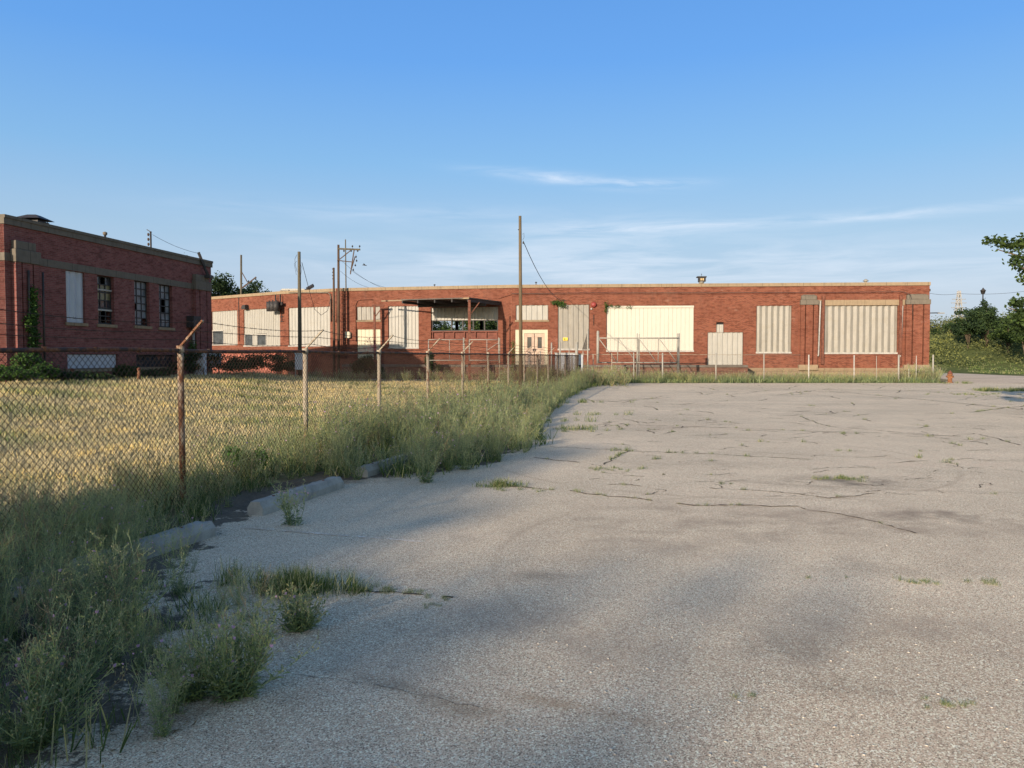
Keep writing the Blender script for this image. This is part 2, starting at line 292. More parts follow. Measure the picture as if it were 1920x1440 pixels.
def asphalt(name, c, agg=1.0, warm=0):
    m = NT(name, .93, .22)
    big = m.noise(.22, 5, .6, m.mapv((1, 1.6, 1), loc=(3, 1, 0))); mid = m.noise(1.3, 5, .65); ag = m.voro(175, out='Color'); agn = m.noise(260, 2, .6); ag2 = m.voro(125, out='Color')
    base = m.ramp(big, [(.32, tuple(k*.76 for k in c)), (.5, c), (.7, tuple(min(1, k*1.18) for k in c))]); base = m.mix(m.ramp(mid, [(.35, .35), (.6, 0.0)]), base, tuple(k*.7 for k in c))
    s = m.t.nodes.new('ShaderNodeSeparateColor'); m.t.links.new(ag, s.inputs[0]); s2 = m.t.nodes.new('ShaderNodeSeparateColor'); m.t.links.new(ag2, s2.inputs[0])
    base = m.mix(m.ramp(s.outputs[0], [(.0, .95*agg), (.55, 0.0)]), base, tuple(k*.22 for k in c)); base = m.mix(m.ramp(s.outputs[1], [(.70, 0.0), (.98, .65*agg)]), base, tuple(min(1, k*2.0) for k in c))
    base = m.mix(m.ramp(s2.outputs[2], [(.90, 0.0), (.93, .5*agg)]), base, tuple(min(1, k*2.2) for k in c))
    # old stains, and broad soft patches that darken the near asphalt: (x, y, rx, ry, rot, strength)
    P = m.co.outputs['Object']; wob = m.noise(1.1, 5, .7)
    for (sx_, sy_, rx, ry, rt, st, cc) in STAIN_TONES:
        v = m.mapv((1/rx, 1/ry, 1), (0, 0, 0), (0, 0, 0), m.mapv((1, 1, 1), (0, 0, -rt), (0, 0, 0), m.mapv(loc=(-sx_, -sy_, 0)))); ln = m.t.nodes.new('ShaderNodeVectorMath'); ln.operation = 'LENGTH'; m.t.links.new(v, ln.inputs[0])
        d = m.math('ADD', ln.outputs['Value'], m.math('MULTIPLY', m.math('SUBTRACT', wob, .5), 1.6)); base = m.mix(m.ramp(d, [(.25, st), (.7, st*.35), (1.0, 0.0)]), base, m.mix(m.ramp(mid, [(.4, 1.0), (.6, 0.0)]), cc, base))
    for (px, py, r, w) in ARCS:                                            # tyre marks
        v = m.mapv(loc=(-px, -py, 0)); ln = m.t.nodes.new('ShaderNodeVectorMath'); ln.operation = 'LENGTH'; m.t.links.new(v, ln.inputs[0])
        d = m.math('ABSOLUTE', m.math('SUBTRACT', ln.outputs['Value'], r)); k = m.ramp(m.math('DIVIDE', d, w), [(.1, .30), (1.0, 0.0)]); base = m.mix(m.math('MULTIPLY', k, m.ramp(m.noise(.45, 3, .5), [(.40, 0.0), (.52, 1.0)])), base, tuple(q*.45 for q in c))
    if STAIN_TONES:      # dirt washed over the lot's edge below the weeds, with a ragged outline
        x, y, z = m.sep(); fc = m.t.nodes.new('ShaderNodeFloatCurve'); m.t.links.new(m.math('MULTIPLY', m.math('ADD', y, 4.0), 1/52.0), fc.inputs['Value']); cv = fc.mapping.curves[0]
        P_ = [((yy+4)/52.0, (xx+(.55 if 6 < yy < 10.2 else 0)+5)/15.0) for yy, xx in EDGE]; cv.points[0].location = P_[0]; cv.points[1].location = (1.0, P_[-1][1])
        for p_ in P_[1:]: cv.points.new(*p_)
        for p_ in cv.points: p_.handle_type = 'VECTOR'
        fc.mapping.update(); ex_ = m.math('SUBTRACT', m.math('MULTIPLY', fc.outputs[0], 15.0), 5.0)
        nn = m.math('ADD', m.math('MULTIPLY', m.math('SUBTRACT', m.noise(1.6, 7, .72), .5), 2.6), m.math('MULTIPLY', m.math('SUBTRACT', m.noise(22, 4, .7), .5), .5)); dd_ = m.math('ADD', m.math('SUBTRACT', x, ex_), m.math('ADD', nn, .30))
        soilc = m.ramp(m.noise(14, 6, .7), [(.3, (.035, .030, .024)), (.55, (.085, .072, .055)), (.75, (.19, .155, .115))]); base = m.mix(m.ramp(m.math('MULTIPLY', dd_, -1.0), [(.0, 0.0), (.10, .88)]), base, soilc)
    m.col(base); hgt = m.math('ADD', m.math('MULTIPLY', s.outputs[0], .7), m.math('MULTIPLY', agn, .5)); m.bump(hgt, .28, .005); return m.mat
g = lambda px, py: (gnd(px, py).x, gnd(px, py).y)
def stain_tone(px, py, rx, ry, rt, st, c=(.07, .06, .05)): return (*g(px, py), rx, ry, rt, st, c)
STAIN_TONES = [stain_tone(1590, 905, 1.5, .8, 0, .7), stain_tone(1800, 968, 1.3, .42, .1, .75, (.09, .07, .055)), stain_tone(1290, 870, 2.2, .8, 0, .3), stain_tone(1700, 1060, 1.1, .5, 0, .32), stain_tone(1480, 1210, .35, .3, 0, .4),
          stain_tone(1560, 1290, .35, .2, 0, .35), stain_tone(640, 905, 1.2, .5, .3, .85, (.022, .020, .018)), stain_tone(520, 930, 1.6, .5, 1.2, .7, (.022, .02, .018)), stain_tone(60, 1200, .9, .9, 0, .8, (.03, .028, .024)), stain_tone(330, 1340, .8, .5, 0, .75, (.03, .03, .024)),
          stain_tone(1010, 1080, .5, .25, 0, .4), stain_tone(760, 1290, .7, .10, -.5, .5, (.20, .15, .10)), stain_tone(1075, 1325, .5, .09, -.4, .6, (.30, .18, .09)), stain_tone(860, 1330, .5, .12, -.4, .45, (.22, .15, .09)), stain_tone(1750, 870, 2.5, .5, 0, .4, (.62, .48, .36)), stain_tone(1520, 975, 4.2, 1.7, -.1, .62, (.26, .205, .155)), stain_tone(1150, 1010, 2.2, 1.1, .2, .38, (.27, .225, .18)), stain_tone(1350, 1180, 2.6, .9, .1, .36, (.25, .21, .17)), stain_tone(1800, 1200, 1.6, .9, 0, .36, (.26, .21, .165)), stain_tone(1250, 800, 3.5, 1.5, 0, .25, (.36, .27, .20)), stain_tone(900, 1200, 1.2, .8, .4, .35, (.25, .22, .19))]
ARCS = [(*g(1640, 1060), 3.1, .05), (*g(1330, 860), 3.6, .07), (*g(1500, 800), 9.0, .08), (*g(1560, 790), 7.6, .08)]
ASPH = asphalt('old_asphalt', (.66, .515, .375))
STAIN_TONES = []; ARCS = []
ROADM = asphalt('road_surface', (.58, .46, .35), .6)
def poly_sheet(name, pts, z, mat, label, cat=None):
    mb = MB(); mb.face([(p[0], p[1], z) for p in pts]); o = mb.build(name, mat); return tag(o, label, cat, kind='structure')
def lot_left(y): return fence_x(y)+.15
lp = [(lot_left(-20), -20), (60, -20), (60, 40.5), (30, 48.6), (28.4, 48.9), (5.0, 48.5), (lot_left(36), 44)]
# cut the left edge wavy
rnd = random.Random(4)
for yy in np.arange(42, -20, -1.3): lp.append((lot_left(yy)+rnd.uniform(-.15, .25), float(yy)))
poly_sheet('parking_lot', lp, .0, ASPH, 'cracked pale asphalt of the empty parking lot', 'pavement')
r0 = [g(1752, 717), g(1925, 718.5), (60, 52), (95, 56), (95, 63), (60, 62), g(1920, 711), g(1860, 705.5), g(1800, 700.5), (50, 86), (44, 110), (39, 110), (40, 80), (32, 60)]
poly_sheet('side_road', [g(1752, 718), (29.5, 48.7), (50, 48.2), (95, 50), (95, 58), (44, 58.5), (43.5, 64), (44.5, 75), (47, 110), (40, 110), (38, 76), (34, 62), (31, 54)], .0, ROADM, 'pale side road passing the right end of the long building', 'road')
poly_sheet('service_yard', [(-22, 60.9), (-17.5, 53.5), (-12, 51.2), (-4, 50.2), (3, 49.6), (3, 55.3), (-12, 58.4)], .0, ROADM, 'pale concrete yard strip in front of the loading dock', 'pavement')
# faded stall line
pm = NT('worn_line_paint', .9, .2); pn = pm.noise(38, 5, .75); pn2 = pm.noise(2.5, 3, .6); pm.col(pm.mix(pm.ramp(pm.math('MULTIPLY', pn, pm.math('ADD', pn2, .5)), [(.49, 0.0), (.56, .8)]), (.55, .45, .34), (.80, .76, .68)))
a, b = gnd(440, 988), gnd(790, 1016); mb = MB(); N = 40
for k in range(N):
    if rnd.random() < .12: continue
    p = a.lerp(b, k/N); q = a.lerp(b, (k+.98)/N); w = rnd.uniform(.018, .04); mb.face([(p.x, p.y-w, .004), (q.x, q.y-w, .004), (q.x, q.y+w, .004), (p.x, p.y+w, .004)])
tag(mb.build('parking_line', pm.mat), 'faint worn white stall line on the near asphalt', 'road marking', kind='structure')
# cracks: jagged ribbons of dirt lying in the surface
CRK = simple('crack_dirt', (.085, .072, .055), .5, 20, 1); crk = MB(); CR = random.Random(11); crack_pts = []
def crack(pts, w=.02, jag=.06, grow=.15):
    P = [Vector(g(*p)).to_3d() for p in pts]; L = []
    for a, b in zip(P, P[1:]):
        n = max(3, int((b-a).length/(.035+.006*a.y)))
        for k in range(n): L.append(a.lerp(b, k/n))
    L.append(P[-1]); off = 0; Q = []
    for k, p in enumerate(L):
        off = off*.88+CR.uniform(-jag, jag)*.75; d = (L[min(k+1, len(L)-1)]-L[max(k-1, 0)]).normalized(); nrm = Vector((-d.y, d.x, 0)); Q.append((p+nrm*off, nrm))
    on = True
    for (a, na), (b, nb) in zip(Q, Q[1:]):
        if CR.random() < .07: on = not on
        if not on and CR.random() < .4: on = True
        if not on: continue
        wa = w*CR.uniform(.15, 1.3); wb = w*CR.uniform(.15, 1.3); z = .004
        crk.face([(a+na*wa).to_tuple()[:2]+(z,), (a-na*wa).to_tuple()[:2]+(z,), (b-nb*wb).to_tuple()[:2]+(z,), (b+nb*wb).to_tuple()[:2]+(z,)])
        if CR.random() < grow: crack_pts.append(((a.x+b.x)/2, (a.y+b.y)/2))
crack([(950, 912), (1080, 922), (1180, 935), (1300, 944), (1410, 947), (1500, 952)], .022, grow=.30); crack([(1500, 952), (1600, 972), (1720, 1000)], .014, grow=.05)
crack([(1000, 858), (1090, 866)], .02, grow=.2); crack([(1030, 838), (1110, 842), (1300, 850), (1520, 862)], .016, grow=.14); crack([(1160, 795), (1300, 800), (1450, 806), (1640, 812), (1800, 818)], .022, grow=.14)
crack([(1180, 842), (1140, 872)], .02, grow=.5); crack([(1420, 727), (1600, 737), (1760, 752), (1920, 768)], .05, grow=.18); crack([(1740, 735), (1850, 742), (1925, 748)], .05, grow=.4); crack([(1820, 773), (1880, 765), (1925, 760)], .04, grow=.4)
crack([(1550, 730), (1690, 733), (1800, 729)], .05, grow=.1); crack([(1840, 815), (1925, 835)], .025, grow=.1); crack([(1330, 915), (1490, 928), (1560, 937), (1640, 925)], .014, grow=.08); crack([(650, 1107), (720, 1112), (850, 1120)], .018, jag=.03, grow=.5)
crack([(1500, 780), (1560, 800), (1700, 812), (1760, 815)], .02, grow=.1); crack([(560, 1265), (760, 1300), (900, 1325)], .0022, jag=.035, grow=0); crack([(1400, 1215), (1480, 1225), (1520, 1270)], .0018, jag=.03, grow=0)
for k in range(210):
    px = CR.uniform(1100, 1915); py = 722+CR.random()**1.3*210; dx = CR.uniform(8, 60)*(1 if CR.random() < .8 else -1); dy = CR.uniform(-5, 7); crack([(px, py), (px+dx*.5, py+dy*.3), (px+dx, py+dy)], .012+.022*max(0, (840-py)/110) if py < 840 else .010, grow=.08)
tag(crk.build('pavement_cracks', CRK), 'jagged dark cracks running across the parking lot', 'pavement', kind='structure')
# ------------------------------------------------------------------ segment soup -> vegetation
def soup(rng, p0, p1, w0, w1, mi):
    d = p1-p0; r = rng.normal(size=d.shape); s = np.cross(d, r); s /= np.linalg.norm(s, axis=1, keepdims=True)+1e-9
    V = np.stack([p0-s*w0[:, None], p0+s*w0[:, None], p1+s*w1[:, None], p1-s*w1[:, None]], 1).reshape(-1, 3)
    Q = np.arange(len(V)).reshape(-1, 4); return V, Q, mi
def weed(rng, h=1.0, nst=12, lod=0, spread=.55, dry=.1, flower=.06):
    """wiry branching knapweed: stems > branches > twigs with buds, narrow leaves, as thin strips"""
    P0, P1, W0, W1, MI = [], [], [], [], []
    k = [1.35, 2.0, 3.0][lod]; nb = [9, 7, 4][lod]; ntw = [3, 2, 2][lod]; nseg = [5, 4, 3][lod]
    def seg(a, b, wa, wb, m): P0.append(a); P1.append(b); W0.append(wa*k); W1.append(wb*k); MI.append(m)
    for s in range(nst):
        az = rng.uniform(0, 2*np.pi); tilt = rng.uniform(.05, spread)*(1 if s else .2); H = h*rng.uniform(.6, 1.05)
        p = np.array([np.cos(az), np.sin(az), 0])*rng.uniform(0, .07); d = np.array([np.cos(az)*np.sin(tilt), np.sin(az)*np.sin(tilt), np.cos(tilt)]); pts = [p]; sm = 4 if rng.random() < dry else 0
        for j in range(nseg):
            d = d+rng.normal(0, .09, 3)+np.array([0, 0, .05]); d /= np.linalg.norm(d); p = p+d*H/nseg; pts.append(p)
        for j in range(nseg): seg(pts[j], pts[j+1], .0024*(1-.6*j/nseg), .0024*(1-.6*(j+1)/nseg), sm)
        for b in range(nb):
            t = rng.uniform(.25, .98); j = min(int(t*nseg), nseg-1); fr = t*nseg-j; q = pts[j]*(1-fr)+pts[j+1]*fr; dd = pts[j+1]-pts[j]; dd /= np.linalg.norm(dd)
            v = dd*.75+rng.normal(0, .45, 3); v[2] = abs(v[2])+.1; v /= np.linalg.norm(v); L = h*(.36*(1-t)+.07)*rng.uniform(.6, 1.2); e = q+v*L*.55; v2 = v+np.array([0, 0, .35]); v2 /= np.linalg.norm(v2); e2 = e+v2*L*.45
            seg(q, e, .0015, .0012, sm); seg(e, e2, .0012, .0009, sm); tips = [e2]
            for w in range(ntw):
                st = q+(e2-q)*rng.uniform(.35, .95); v3 = v+rng.normal(0, .5, 3); v3[2] = abs(v3[2]); v3 /= np.linalg.norm(v3); t3 = st+v3*rng.uniform(.03, .09)*h; seg(st, t3, .001, .0008, sm); tips.append(t3)
            for tp in tips:
                if rng.random() < .8:
                    fl = rng.random() < flower; sz = .0032 if not fl else .0055; seg(tp-np.array([0, 0, sz]), tp+np.array([0, 0, sz*1.6]), sz*.8, sz*(.5 if not fl else 1.3), 3 if fl else (2 if rng.random() < .55 else 0))
        nl = [26, 15, 8][lod]
        for l in range(nl):
            t = rng.random()**1.5*.92; j = min(int(t*nseg), nseg-1); fr = t*nseg-j; q = pts[j]*(1-fr)+pts[j+1]*fr; v = rng.normal(0, 1, 3); v[2] = abs(v[2])*.7+.2; v /= np.linalg.norm(v); L = rng.uniform(.03, .085)*(1.25-t)
            q = q+rng.normal(0, .012, 3)*[1, 1, 0]; m = q+v*L*.6; seg(q, m, .0016, .0034, 1); v[2] -= .5; seg(m, m+v*L*.4, .0034, .0006, 1)
    return soup(rng, np.array(P0), np.array(P1), np.array(W0), np.array(W1), np.array(MI))
def tuft(rng, h=.2, n=60, rad=.12, w=.0025, mi=1, mi2=None):
    b = rng.normal(0, rad*.5, (n, 3)); b[:, 2] = 0; az = rng.uniform(0, 2*np.pi, n); ti = rng.uniform(.05, .7, n); L = h*rng.uniform(.5, 1.1, n)
    d = np.stack([np.cos(az)*np.sin(ti), np.sin(az)*np.sin(ti), np.cos(ti)], 1); m = b+d*(L*.55)[:, None]; d2 = d*1.0; d2[:, 2] -= .45*ti; e = m+d2*(L*.5)[:, None]
    wv = np.full(n, w); M = np.full(n, mi)
    if mi2 is not None: M[rng.random(n) < .3] = mi2
    return soup(rng, np.concatenate([b, m]), np.concatenate([m, e]), np.concatenate([wv, wv*.8]), np.concatenate([wv*.8, wv*.1]), np.concatenate([M, M]))
def scatter(rng, protos, pts, rot=True):
    """pts: rows x, y, z, scale, proto index -> one merged array set"""
    Vs, Qs, Ms, off = [], [], [], 0
    for (x, y, z, s, k) in pts:
        V, Q, M = protos[int(k)]; t = rng.uniform(0, 2*np.pi); c, sn = np.cos(t), np.sin(t)
        W = np.empty_like(V); W[:, 0] = (V[:, 0]*c-V[:, 1]*sn)*s+x; W[:, 1] = (V[:, 0]*sn+V[:, 1]*c)*s+y; W[:, 2] = V[:, 2]*s+z
        Vs.append(W); Qs.append(Q+off); Ms.append(M); off += len(V)
    return np.concatenate(Vs), np.concatenate(Qs), np.concatenate(Ms)
rg = np.random.default_rng(7); WMATS = [STEM, WLEAF, BUD, FLOW, DRYST]
PW = [[weed(rg, 1.0, rg.integers(9, 15), l, rg.uniform(.45, .75), rg.choice([.05, .1, .35]), rg.choice([.0, .008, .025])) for _ in range(8)] for l in range(3)]
EDGE = [(-4, -1.9), (0, -1.8), (2.6, -1.75), (3.4, -1.55), (4.0, -1.5), (4.8, -1.75), (5.4, -2.1), (6.2, -3.1), (8.0, -3.15), (10, -2.9), (10.4, -2.3), (10.75, -1.35), (11.4, -.75), (12.0, -.35), (12.8, .1), (13.4, .3), (14.7, .55), (20, .9), (25, 1.5), (34, 2.8), (40, 3.9), (44, 5.0), (47.5, 6.5)]
def edge_x(y): return float(np.interp(y, [e[0] for e in EDGE], [e[1] for e in EDGE]))
pts = [[], [], []]
def addw(x, y, s, force=None):
    l = 0 if y < 9 else (1 if y < 20 else 2)
    if force is not None: l = force
    pts[l].append((x, y, float(terrain(x, y))+.0 if x < lot_left(y) else 0.0, s, rg.integers(0, 8)))
y = -4.0
while y < 47.5:
    ex, fx = edge_x(y), fence_x(y); inner = fx-(1.0 if y > 9 else .9); width = ex-inner; dens = 8.5 if y < 12 else (8.5 if y < 25 else 6.5)
    n = rg.poisson(dens*width*.5)
    for _ in range(n):
        x = inner+width*rg.random()**.85; yy = y+rg.random()*.5; u = (x-inner)/width
        s = rg.uniform(.55, 1.08)*(1.0-.50*max(0, (u-.55)/.45))
        if 5.2 < yy < 10.6 and x > -3.0: s *= .5
        if yy < 5.2 and x > -2.3: s *= .60
        if 3 < yy < 9.5: s *= .86
        if yy <= 3: s *= 1.25
        if yy > 11: s *= 1.08
        if yy > 25: s *= .9
        if x < fx-.2: s *= .72
        if 10.2 < yy < 12.7 and -2.5 < x < -.95-.12*(12.5-yy) and rg.random() < .9: continue
        # keep the wheel stops and the lens clear
        if 5.3 < yy < 7.35 and -3.35 < x < -2.75 and rg.random() < .35: continue
        if 7.6 < yy < 10.4 and x > -3.05: continue
        if x > -1.2 and yy < 4.2: continue
        if (x*x+yy*yy) < 2.3: continue
        addw(x, yy, s)
    y += .5
for _ in range(70):
    yy = rg.uniform(3.2, 6.9); x = rg.uniform(fence_x(yy)+.3, edge_x(yy)+(.25 if yy < 5.2 else -.1)); addw(x, yy, rg.uniform(.34, .66)*(.75 if x > -2.3 else 1))
for _ in range(34):
    yy = rg.uniform(10.5, 12.6); addw(rg.uniform(edge_x(yy)-1.1, edge_x(yy)-.05), yy, rg.uniform(.45, .8))
for k, l in enumerate(('weeds_near_fence', 'weeds_mid_fence', 'weeds_far_fence')): pass
Vv, Qq, Mm, off = [], [], [], 0
for l in range(3):
    V, Q, M = scatter(rg, PW[l], pts[l]); Vv.append(V); Qq.append(Q+off); Mm.append(M); off += len(V)
o = link('weed_thicket', np_mesh('weed_thicket', np.concatenate(Vv), np.concatenate(Qq), np.concatenate(Mm), WMATS)); tag(o, 'thicket of wiry green weeds with small lavender flowers along the long chain link fence', 'weeds', kind='stuff')
print('weeds', [len(p) for p in pts], off)
# short grass and ground litter under the thicket
TG = [tuft(rg, .22, 46, .16, .0032, 0, 1) for _ in range(6)]; TF = [tuft(rg, .26, 30, .22, .007, 0, 1) for _ in range(6)]
pn, pf = [], []
for _ in range(1100):
    y = rg.uniform(0, 47); ex = edge_x(y); fx = fence_x(y); x = rg.uniform(fx-1.2, ex-.05)
    if 5.2 < y < 10.6 and x > -3.2: continue
    (pn if y < 10 else pf).append((x, y, 0, rg.uniform(.5, 1.3), rg.integers(0, 6)))
for (x, y) in crack_pts: (pn if y < 12 else pf).append((x, y, 0, rg.uniform(.10, .28) if y < 12 else rg.uniform(.12, .32), rg.integers(0, 6)))
for (px, py, n, s) in [(940, 912, 10, .4), (1000, 918, 8, .25), (690, 1108, 16, .26), (1145, 880, 14, .25), (1580, 898, 20, .25), (1700, 1090, 3, .2), (1740, 1092, 5, .22), (1842, 1094, 5, .22), (1555, 1083, 2, .2), (1747, 1318, 3, .16), (1790, 1322, 4, .18), (812, 1137, 4, .2), (765, 1112, 5, .2), (830, 1121, 5, .2),
                        (1880, 733, 60, .9), (1840, 740, 20, .5), (1375, 1307, 2, .15), (1790, 719, 12, .8), (1070, 805, 10, .6), (1050, 790, 8, .7), (1130, 778, 6, .6), (1090, 755, 10, .8), (1100, 808, 6, .4)]:
    c = gnd(px, py); sp = .012*c.y**1.15
    for _ in range(n): pf.append((c.x+rg.normal(0, sp*1.2), c.y+rg.normal(0, sp*.5), 0, s*rg.uniform(.5, 1.1), rg.integers(0, 6))) if c.y > 9 else pn.append((c.x+rg.normal(0, sp*1.0), c.y+rg.normal(0, sp*.35), 0, s*rg.uniform(.5, 1.1), rg.integers(0, 6)))
V1, Q1, M1 = scatter(rg, TG, pn); V2, Q2, M2 = scatter(rg, TF, pf)
o = link('crack_grass', np_mesh('crack_grass', np.concatenate([V1, V2]), np.concatenate([Q1, Q2+len(V1)]), np.concatenate([M1, M2]), [GRASSG, GRASSM])); tag(o, 'low green grass under the weeds and in the asphalt cracks', 'grass', kind='stuff')
# lawn blades
n = 120000; ly = 7+rg.random(n)**1.35*46; lx = fence_x(ly)-.2-rg.random(n)*(np.clip(ly*.9, 6, 26)); keep = ~((ly > 50) & (lx > -17.5)) & (lx > -.72*ly-1) & (lx > -19.5+.153*(ly-30)-(ly < 29)*60); lx, ly = lx[keep], ly[keep]; n = len(lx); lz = terrain(lx, ly)
patch = np.sin(lx*.9+ly*.35)+np.sin(ly*1.3+1)+rg.normal(0, .8, n); hh = (.05+.035*ly/20)*rg.uniform(.6, 1.5, n)*np.where(patch > .8, 1.35, 1); dd = rg.normal(0, .45, (n, 3)); dd[:, 2] = 1; dd /= np.linalg.norm(dd, axis=1)[:, None]
p0 = np.stack([lx, ly, lz], 1); p1 = p0+dd*hh[:, None]; ww = .0035+.00045*ly
V, Q, M = soup(rg, p0, p1, ww, ww*.25, np.where(patch > 2.1, 2, np.where(patch > .8, 1, 0)))
o = link('lawn_grass', np_mesh('lawn_grass', V, Q, M, [GRASSY, GRASSM, GRASSG])); tag(o, 'dry golden lawn grass behind the chain link fence', 'grass', kind='stuff')
nl_ = 2600; yy = rg.uniform(2.5, 16, nl_)**1.0; xx = np.array([edge_x(v) for v in yy])+rg.normal(-.25, .32, nl_); a_ = rg.uniform(0, 6.28, nl_); L_ = rg.uniform(.006, .03, nl_); P0_ = np.stack([xx, yy, rg.uniform(.003, .012, nl_)], 1); P1_ = P0_+np.stack([np.cos(a_)*L_, np.sin(a_)*L_, rg.uniform(-.002, .004, nl_)], 1)
n_ = np.cross(P1_-P0_, [0, 0, 1.0]); n_ /= np.linalg.norm(n_, axis=1)[:, None]; w_ = rg.uniform(.0012, .006, nl_)[:, None]; Vl = np.stack([P0_-n_*w_, P0_+n_*w_, P1_+n_*w_*.6, P1_-n_*w_*.6], 1).reshape(-1, 3)
o = link('leaf_litter', np_mesh('leaf_litter', Vl, np.arange(len(Vl)).reshape(-1, 4), np.zeros(nl_), leaf_mat('dead_leaf_litter', (.17, .125, .075), .5, .1, 8))); tag(o, 'dead stalks and leaf bits lying on the asphalt edge by the weeds', 'leaf litter', kind='stuff')
# individually recognisable plants in the foreground
def plant(name, px, py, h, nst, label, cat='weed', flower=.012, spread=.6, group=None, dry=.08, lod=0):
    c = gnd(px, py); r = np.random.default_rng(int(px*7+py)); V, Q, M = weed(r, h, nst, lod, spread, dry, flower)
    o = link(name, np_mesh(name, V, Q, M, WMATS), M=Matrix.Translation((c.x, c.y, 0))); tag(o, label, cat, group); return o
SAP = []
G1 = 'weed clumps growing out of the near asphalt'
plant('weed_plant', 440, 1305, .47, 44, 'bright bushy weed with many upright wiry stems, at the centre of the near weeds', group=G1, spread=.95, flower=.01)
plant('weed_plant', 355, 1312, .30, 22, 'low dark weed left of the bright bushy weed, by the asphalt edge', group=G1, spread=1.0, flower=.02)
plant('weed_plant', 552, 985, .50, 10, 'tall thin weed growing in front of the exposed concrete wheel stop', group=G1, spread=.42, flower=.02)
plant('weed_plant', 800, 905, .68, 16, 'sprawling weed at the end of the half buried farthest wheel stop', group=G1, spread=.9)
plant('weed_plant', 560, 1180, .28, 26, 'small weed clump just right of the bright bushy weed', group=G1, spread=.9, flower=.01)
plant('weed_plant', 230, 1190, .62, 34, 'wide grey green weed covering the near wheel stop', group=G1, spread=.95, flower=.015)
plant('weed_plant', 120, 1310, .52, 26, 'pale straggly weed with buds at the lower left edge', group=G1, spread=.9, dry=.3, flower=.012)
plant('weed_plant', 60, 1400, .50, 40, 'dense weed with a lavender flower in the bottom left corner', group=G1, spread=1.0, flower=.015)
plant('weed_plant', 870, 880, .50, 14, 'low weed at the asphalt edge beyond the sprawling weed', group=G1, spread=1.0)
for k, (px, py, h_, lab) in enumerate([(440, 905, .55, 'bright green broad leaved sapling at the foot of the near fence, left one'), (482, 900, .50, 'bright green broad leaved sapling at the foot of the near fence, right one')]):
    SAP.append((px, py, h_, lab))
for (px, py, n, h, lab) in [(540, 1105, 34, .20, 'dark green grass clump standing alone on the near asphalt'), (935, 912, 7, .15, 'tiny grass clump at the start of the long crack')]:
    c = gnd(px, py); r = np.random.default_rng(px); tp = [tuft(r, h, 60, .10, .0022, 0, 1) for _ in range(4)]; PP = [(r.normal(0, .26 if n > 9 else .03), r.normal(0, .07 if n > 9 else .03), 0, r.uniform(.6, 1.1), r.integers(0, 4)) for _ in range(n)]
    V, Q, M = scatter(r, tp, PP); o = link('grass_clump', np_mesh('grass_clump', V, Q, M, [GRASSG, GRASSM]), M=Matrix.Translation((c.x, c.y, 0))); tag(o, lab, 'grass clump')
# ------------------------------------------------------------------ leaf clouds and trees
def leaves(rng, clumps, n, size, mi=0):
    """clumps: rows cx,cy,cz,rx,ry,rz ; leaf-sized folded quads in each clump's shell"""
    cl = np.array(clumps, float); w = cl[:, 3]*cl[:, 5]; k = rng.choice(len(cl), n, p=w/w.sum()); d = rng.normal(size=(n, 3)); d /= np.linalg.norm(d, axis=1)[:, None]; rr = rng.random(n)**.42
    c = cl[k, :3]+d*cl[k, 3:]*rr[:, None]+rng.normal(0, size*.5, (n, 3)); a = rng.normal(size=(n, 3)); a[:, 2] *= .7; a /= np.linalg.norm(a, axis=1)[:, None]; nrm = d+rng.normal(0, .7, (n, 3)); b = np.cross(a, nrm); b /= np.linalg.norm(b, axis=1)[:, None]
    s = size*rng.uniform(.6, 1.3, n)[:, None]; p0 = c-a*s*.5; p1 = c+b*s*.3; p2 = c+a*s*.5; p3 = c-b*s*.3
    V = np.stack([p0, p1, p2, p3], 1).reshape(-1, 3); return V, np.arange(len(V)).reshape(-1, 4), np.full(n, mi)
def crown_clumps(rng, c, r, n, cr=.32):
    out = []
    for _ in range(n):
        d = rng.normal(size=3); d /= np.linalg.norm(d); d[2] = d[2] if d[2] > -.4 else -.4; q = rng.uniform(.35, .88); k = cr*rng.uniform(.55, 1.25)
        out.append((c[0]+d[0]*r[0]*q, c[1]+d[1]*r[1]*q, c[2]+d[2]*r[2]*q, r[0]*k, r[1]*k, r[2]*k*.75))
    return out
def tree(name, x, y, z, h, r, label, nl=9000, leaf=.22, mat=TREEL, seed=1, cat='tree', base=.35, nc=26, group=None):
    rng = np.random.default_rng(seed); t = thing(name, label, cat, (x, y, z), 0, group); cz = h*(base+(1-base)/2); cl = crown_clumps(rng, (0, 0, cz), (r, r, h*(1-base)/2), nc)
    V, Q, M = leaves(rng, cl, nl, leaf); link('crown', np_mesh('crown', V, Q, M, mat), t)
    mb = MB(); mb.tube([(0, 0, -.3), (.05*r, 0, h*.3), (0, .05*r, h*.75)], [h*.028, h*.02, h*.008], 9)
    for c in cl[::3]: mb.tube([(0, 0, h*base*.7), (c[0]*.5, c[1]*.5, c[2]*.7+h*.08), (c[0], c[1], c[2])], [h*.012, h*.008, h*.003], 6)
    mb.build('trunk', BARK, t); return t
def bush(name, x, y, z, r, h, label, nl=2500, leaf=.12, mat=TREEL, seed=1, cat='bush', nc=9, group=None):
    rng = np.random.default_rng(seed); cl = crown_clumps(rng, (0, 0, h*.5), (r, r, h*.5), nc, .42); V, Q, M = leaves(rng, cl, nl, leaf); V[:, 2] = np.maximum(V[:, 2], .01)
    o = link(name, np_mesh(name, V, Q, M, mat), M=Matrix.Translation((x, y, z))); return tag(o, label, cat, group)
for k, (px, py, h_, lab) in enumerate(SAP): c = gnd(px, py); tree('broadleaf_sapling', c.x, c.y, 0, h_*1.15, .20, lab, nl=420, leaf=.06, mat=SAPL, seed=500+k, cat='sapling', base=.1, nc=9)
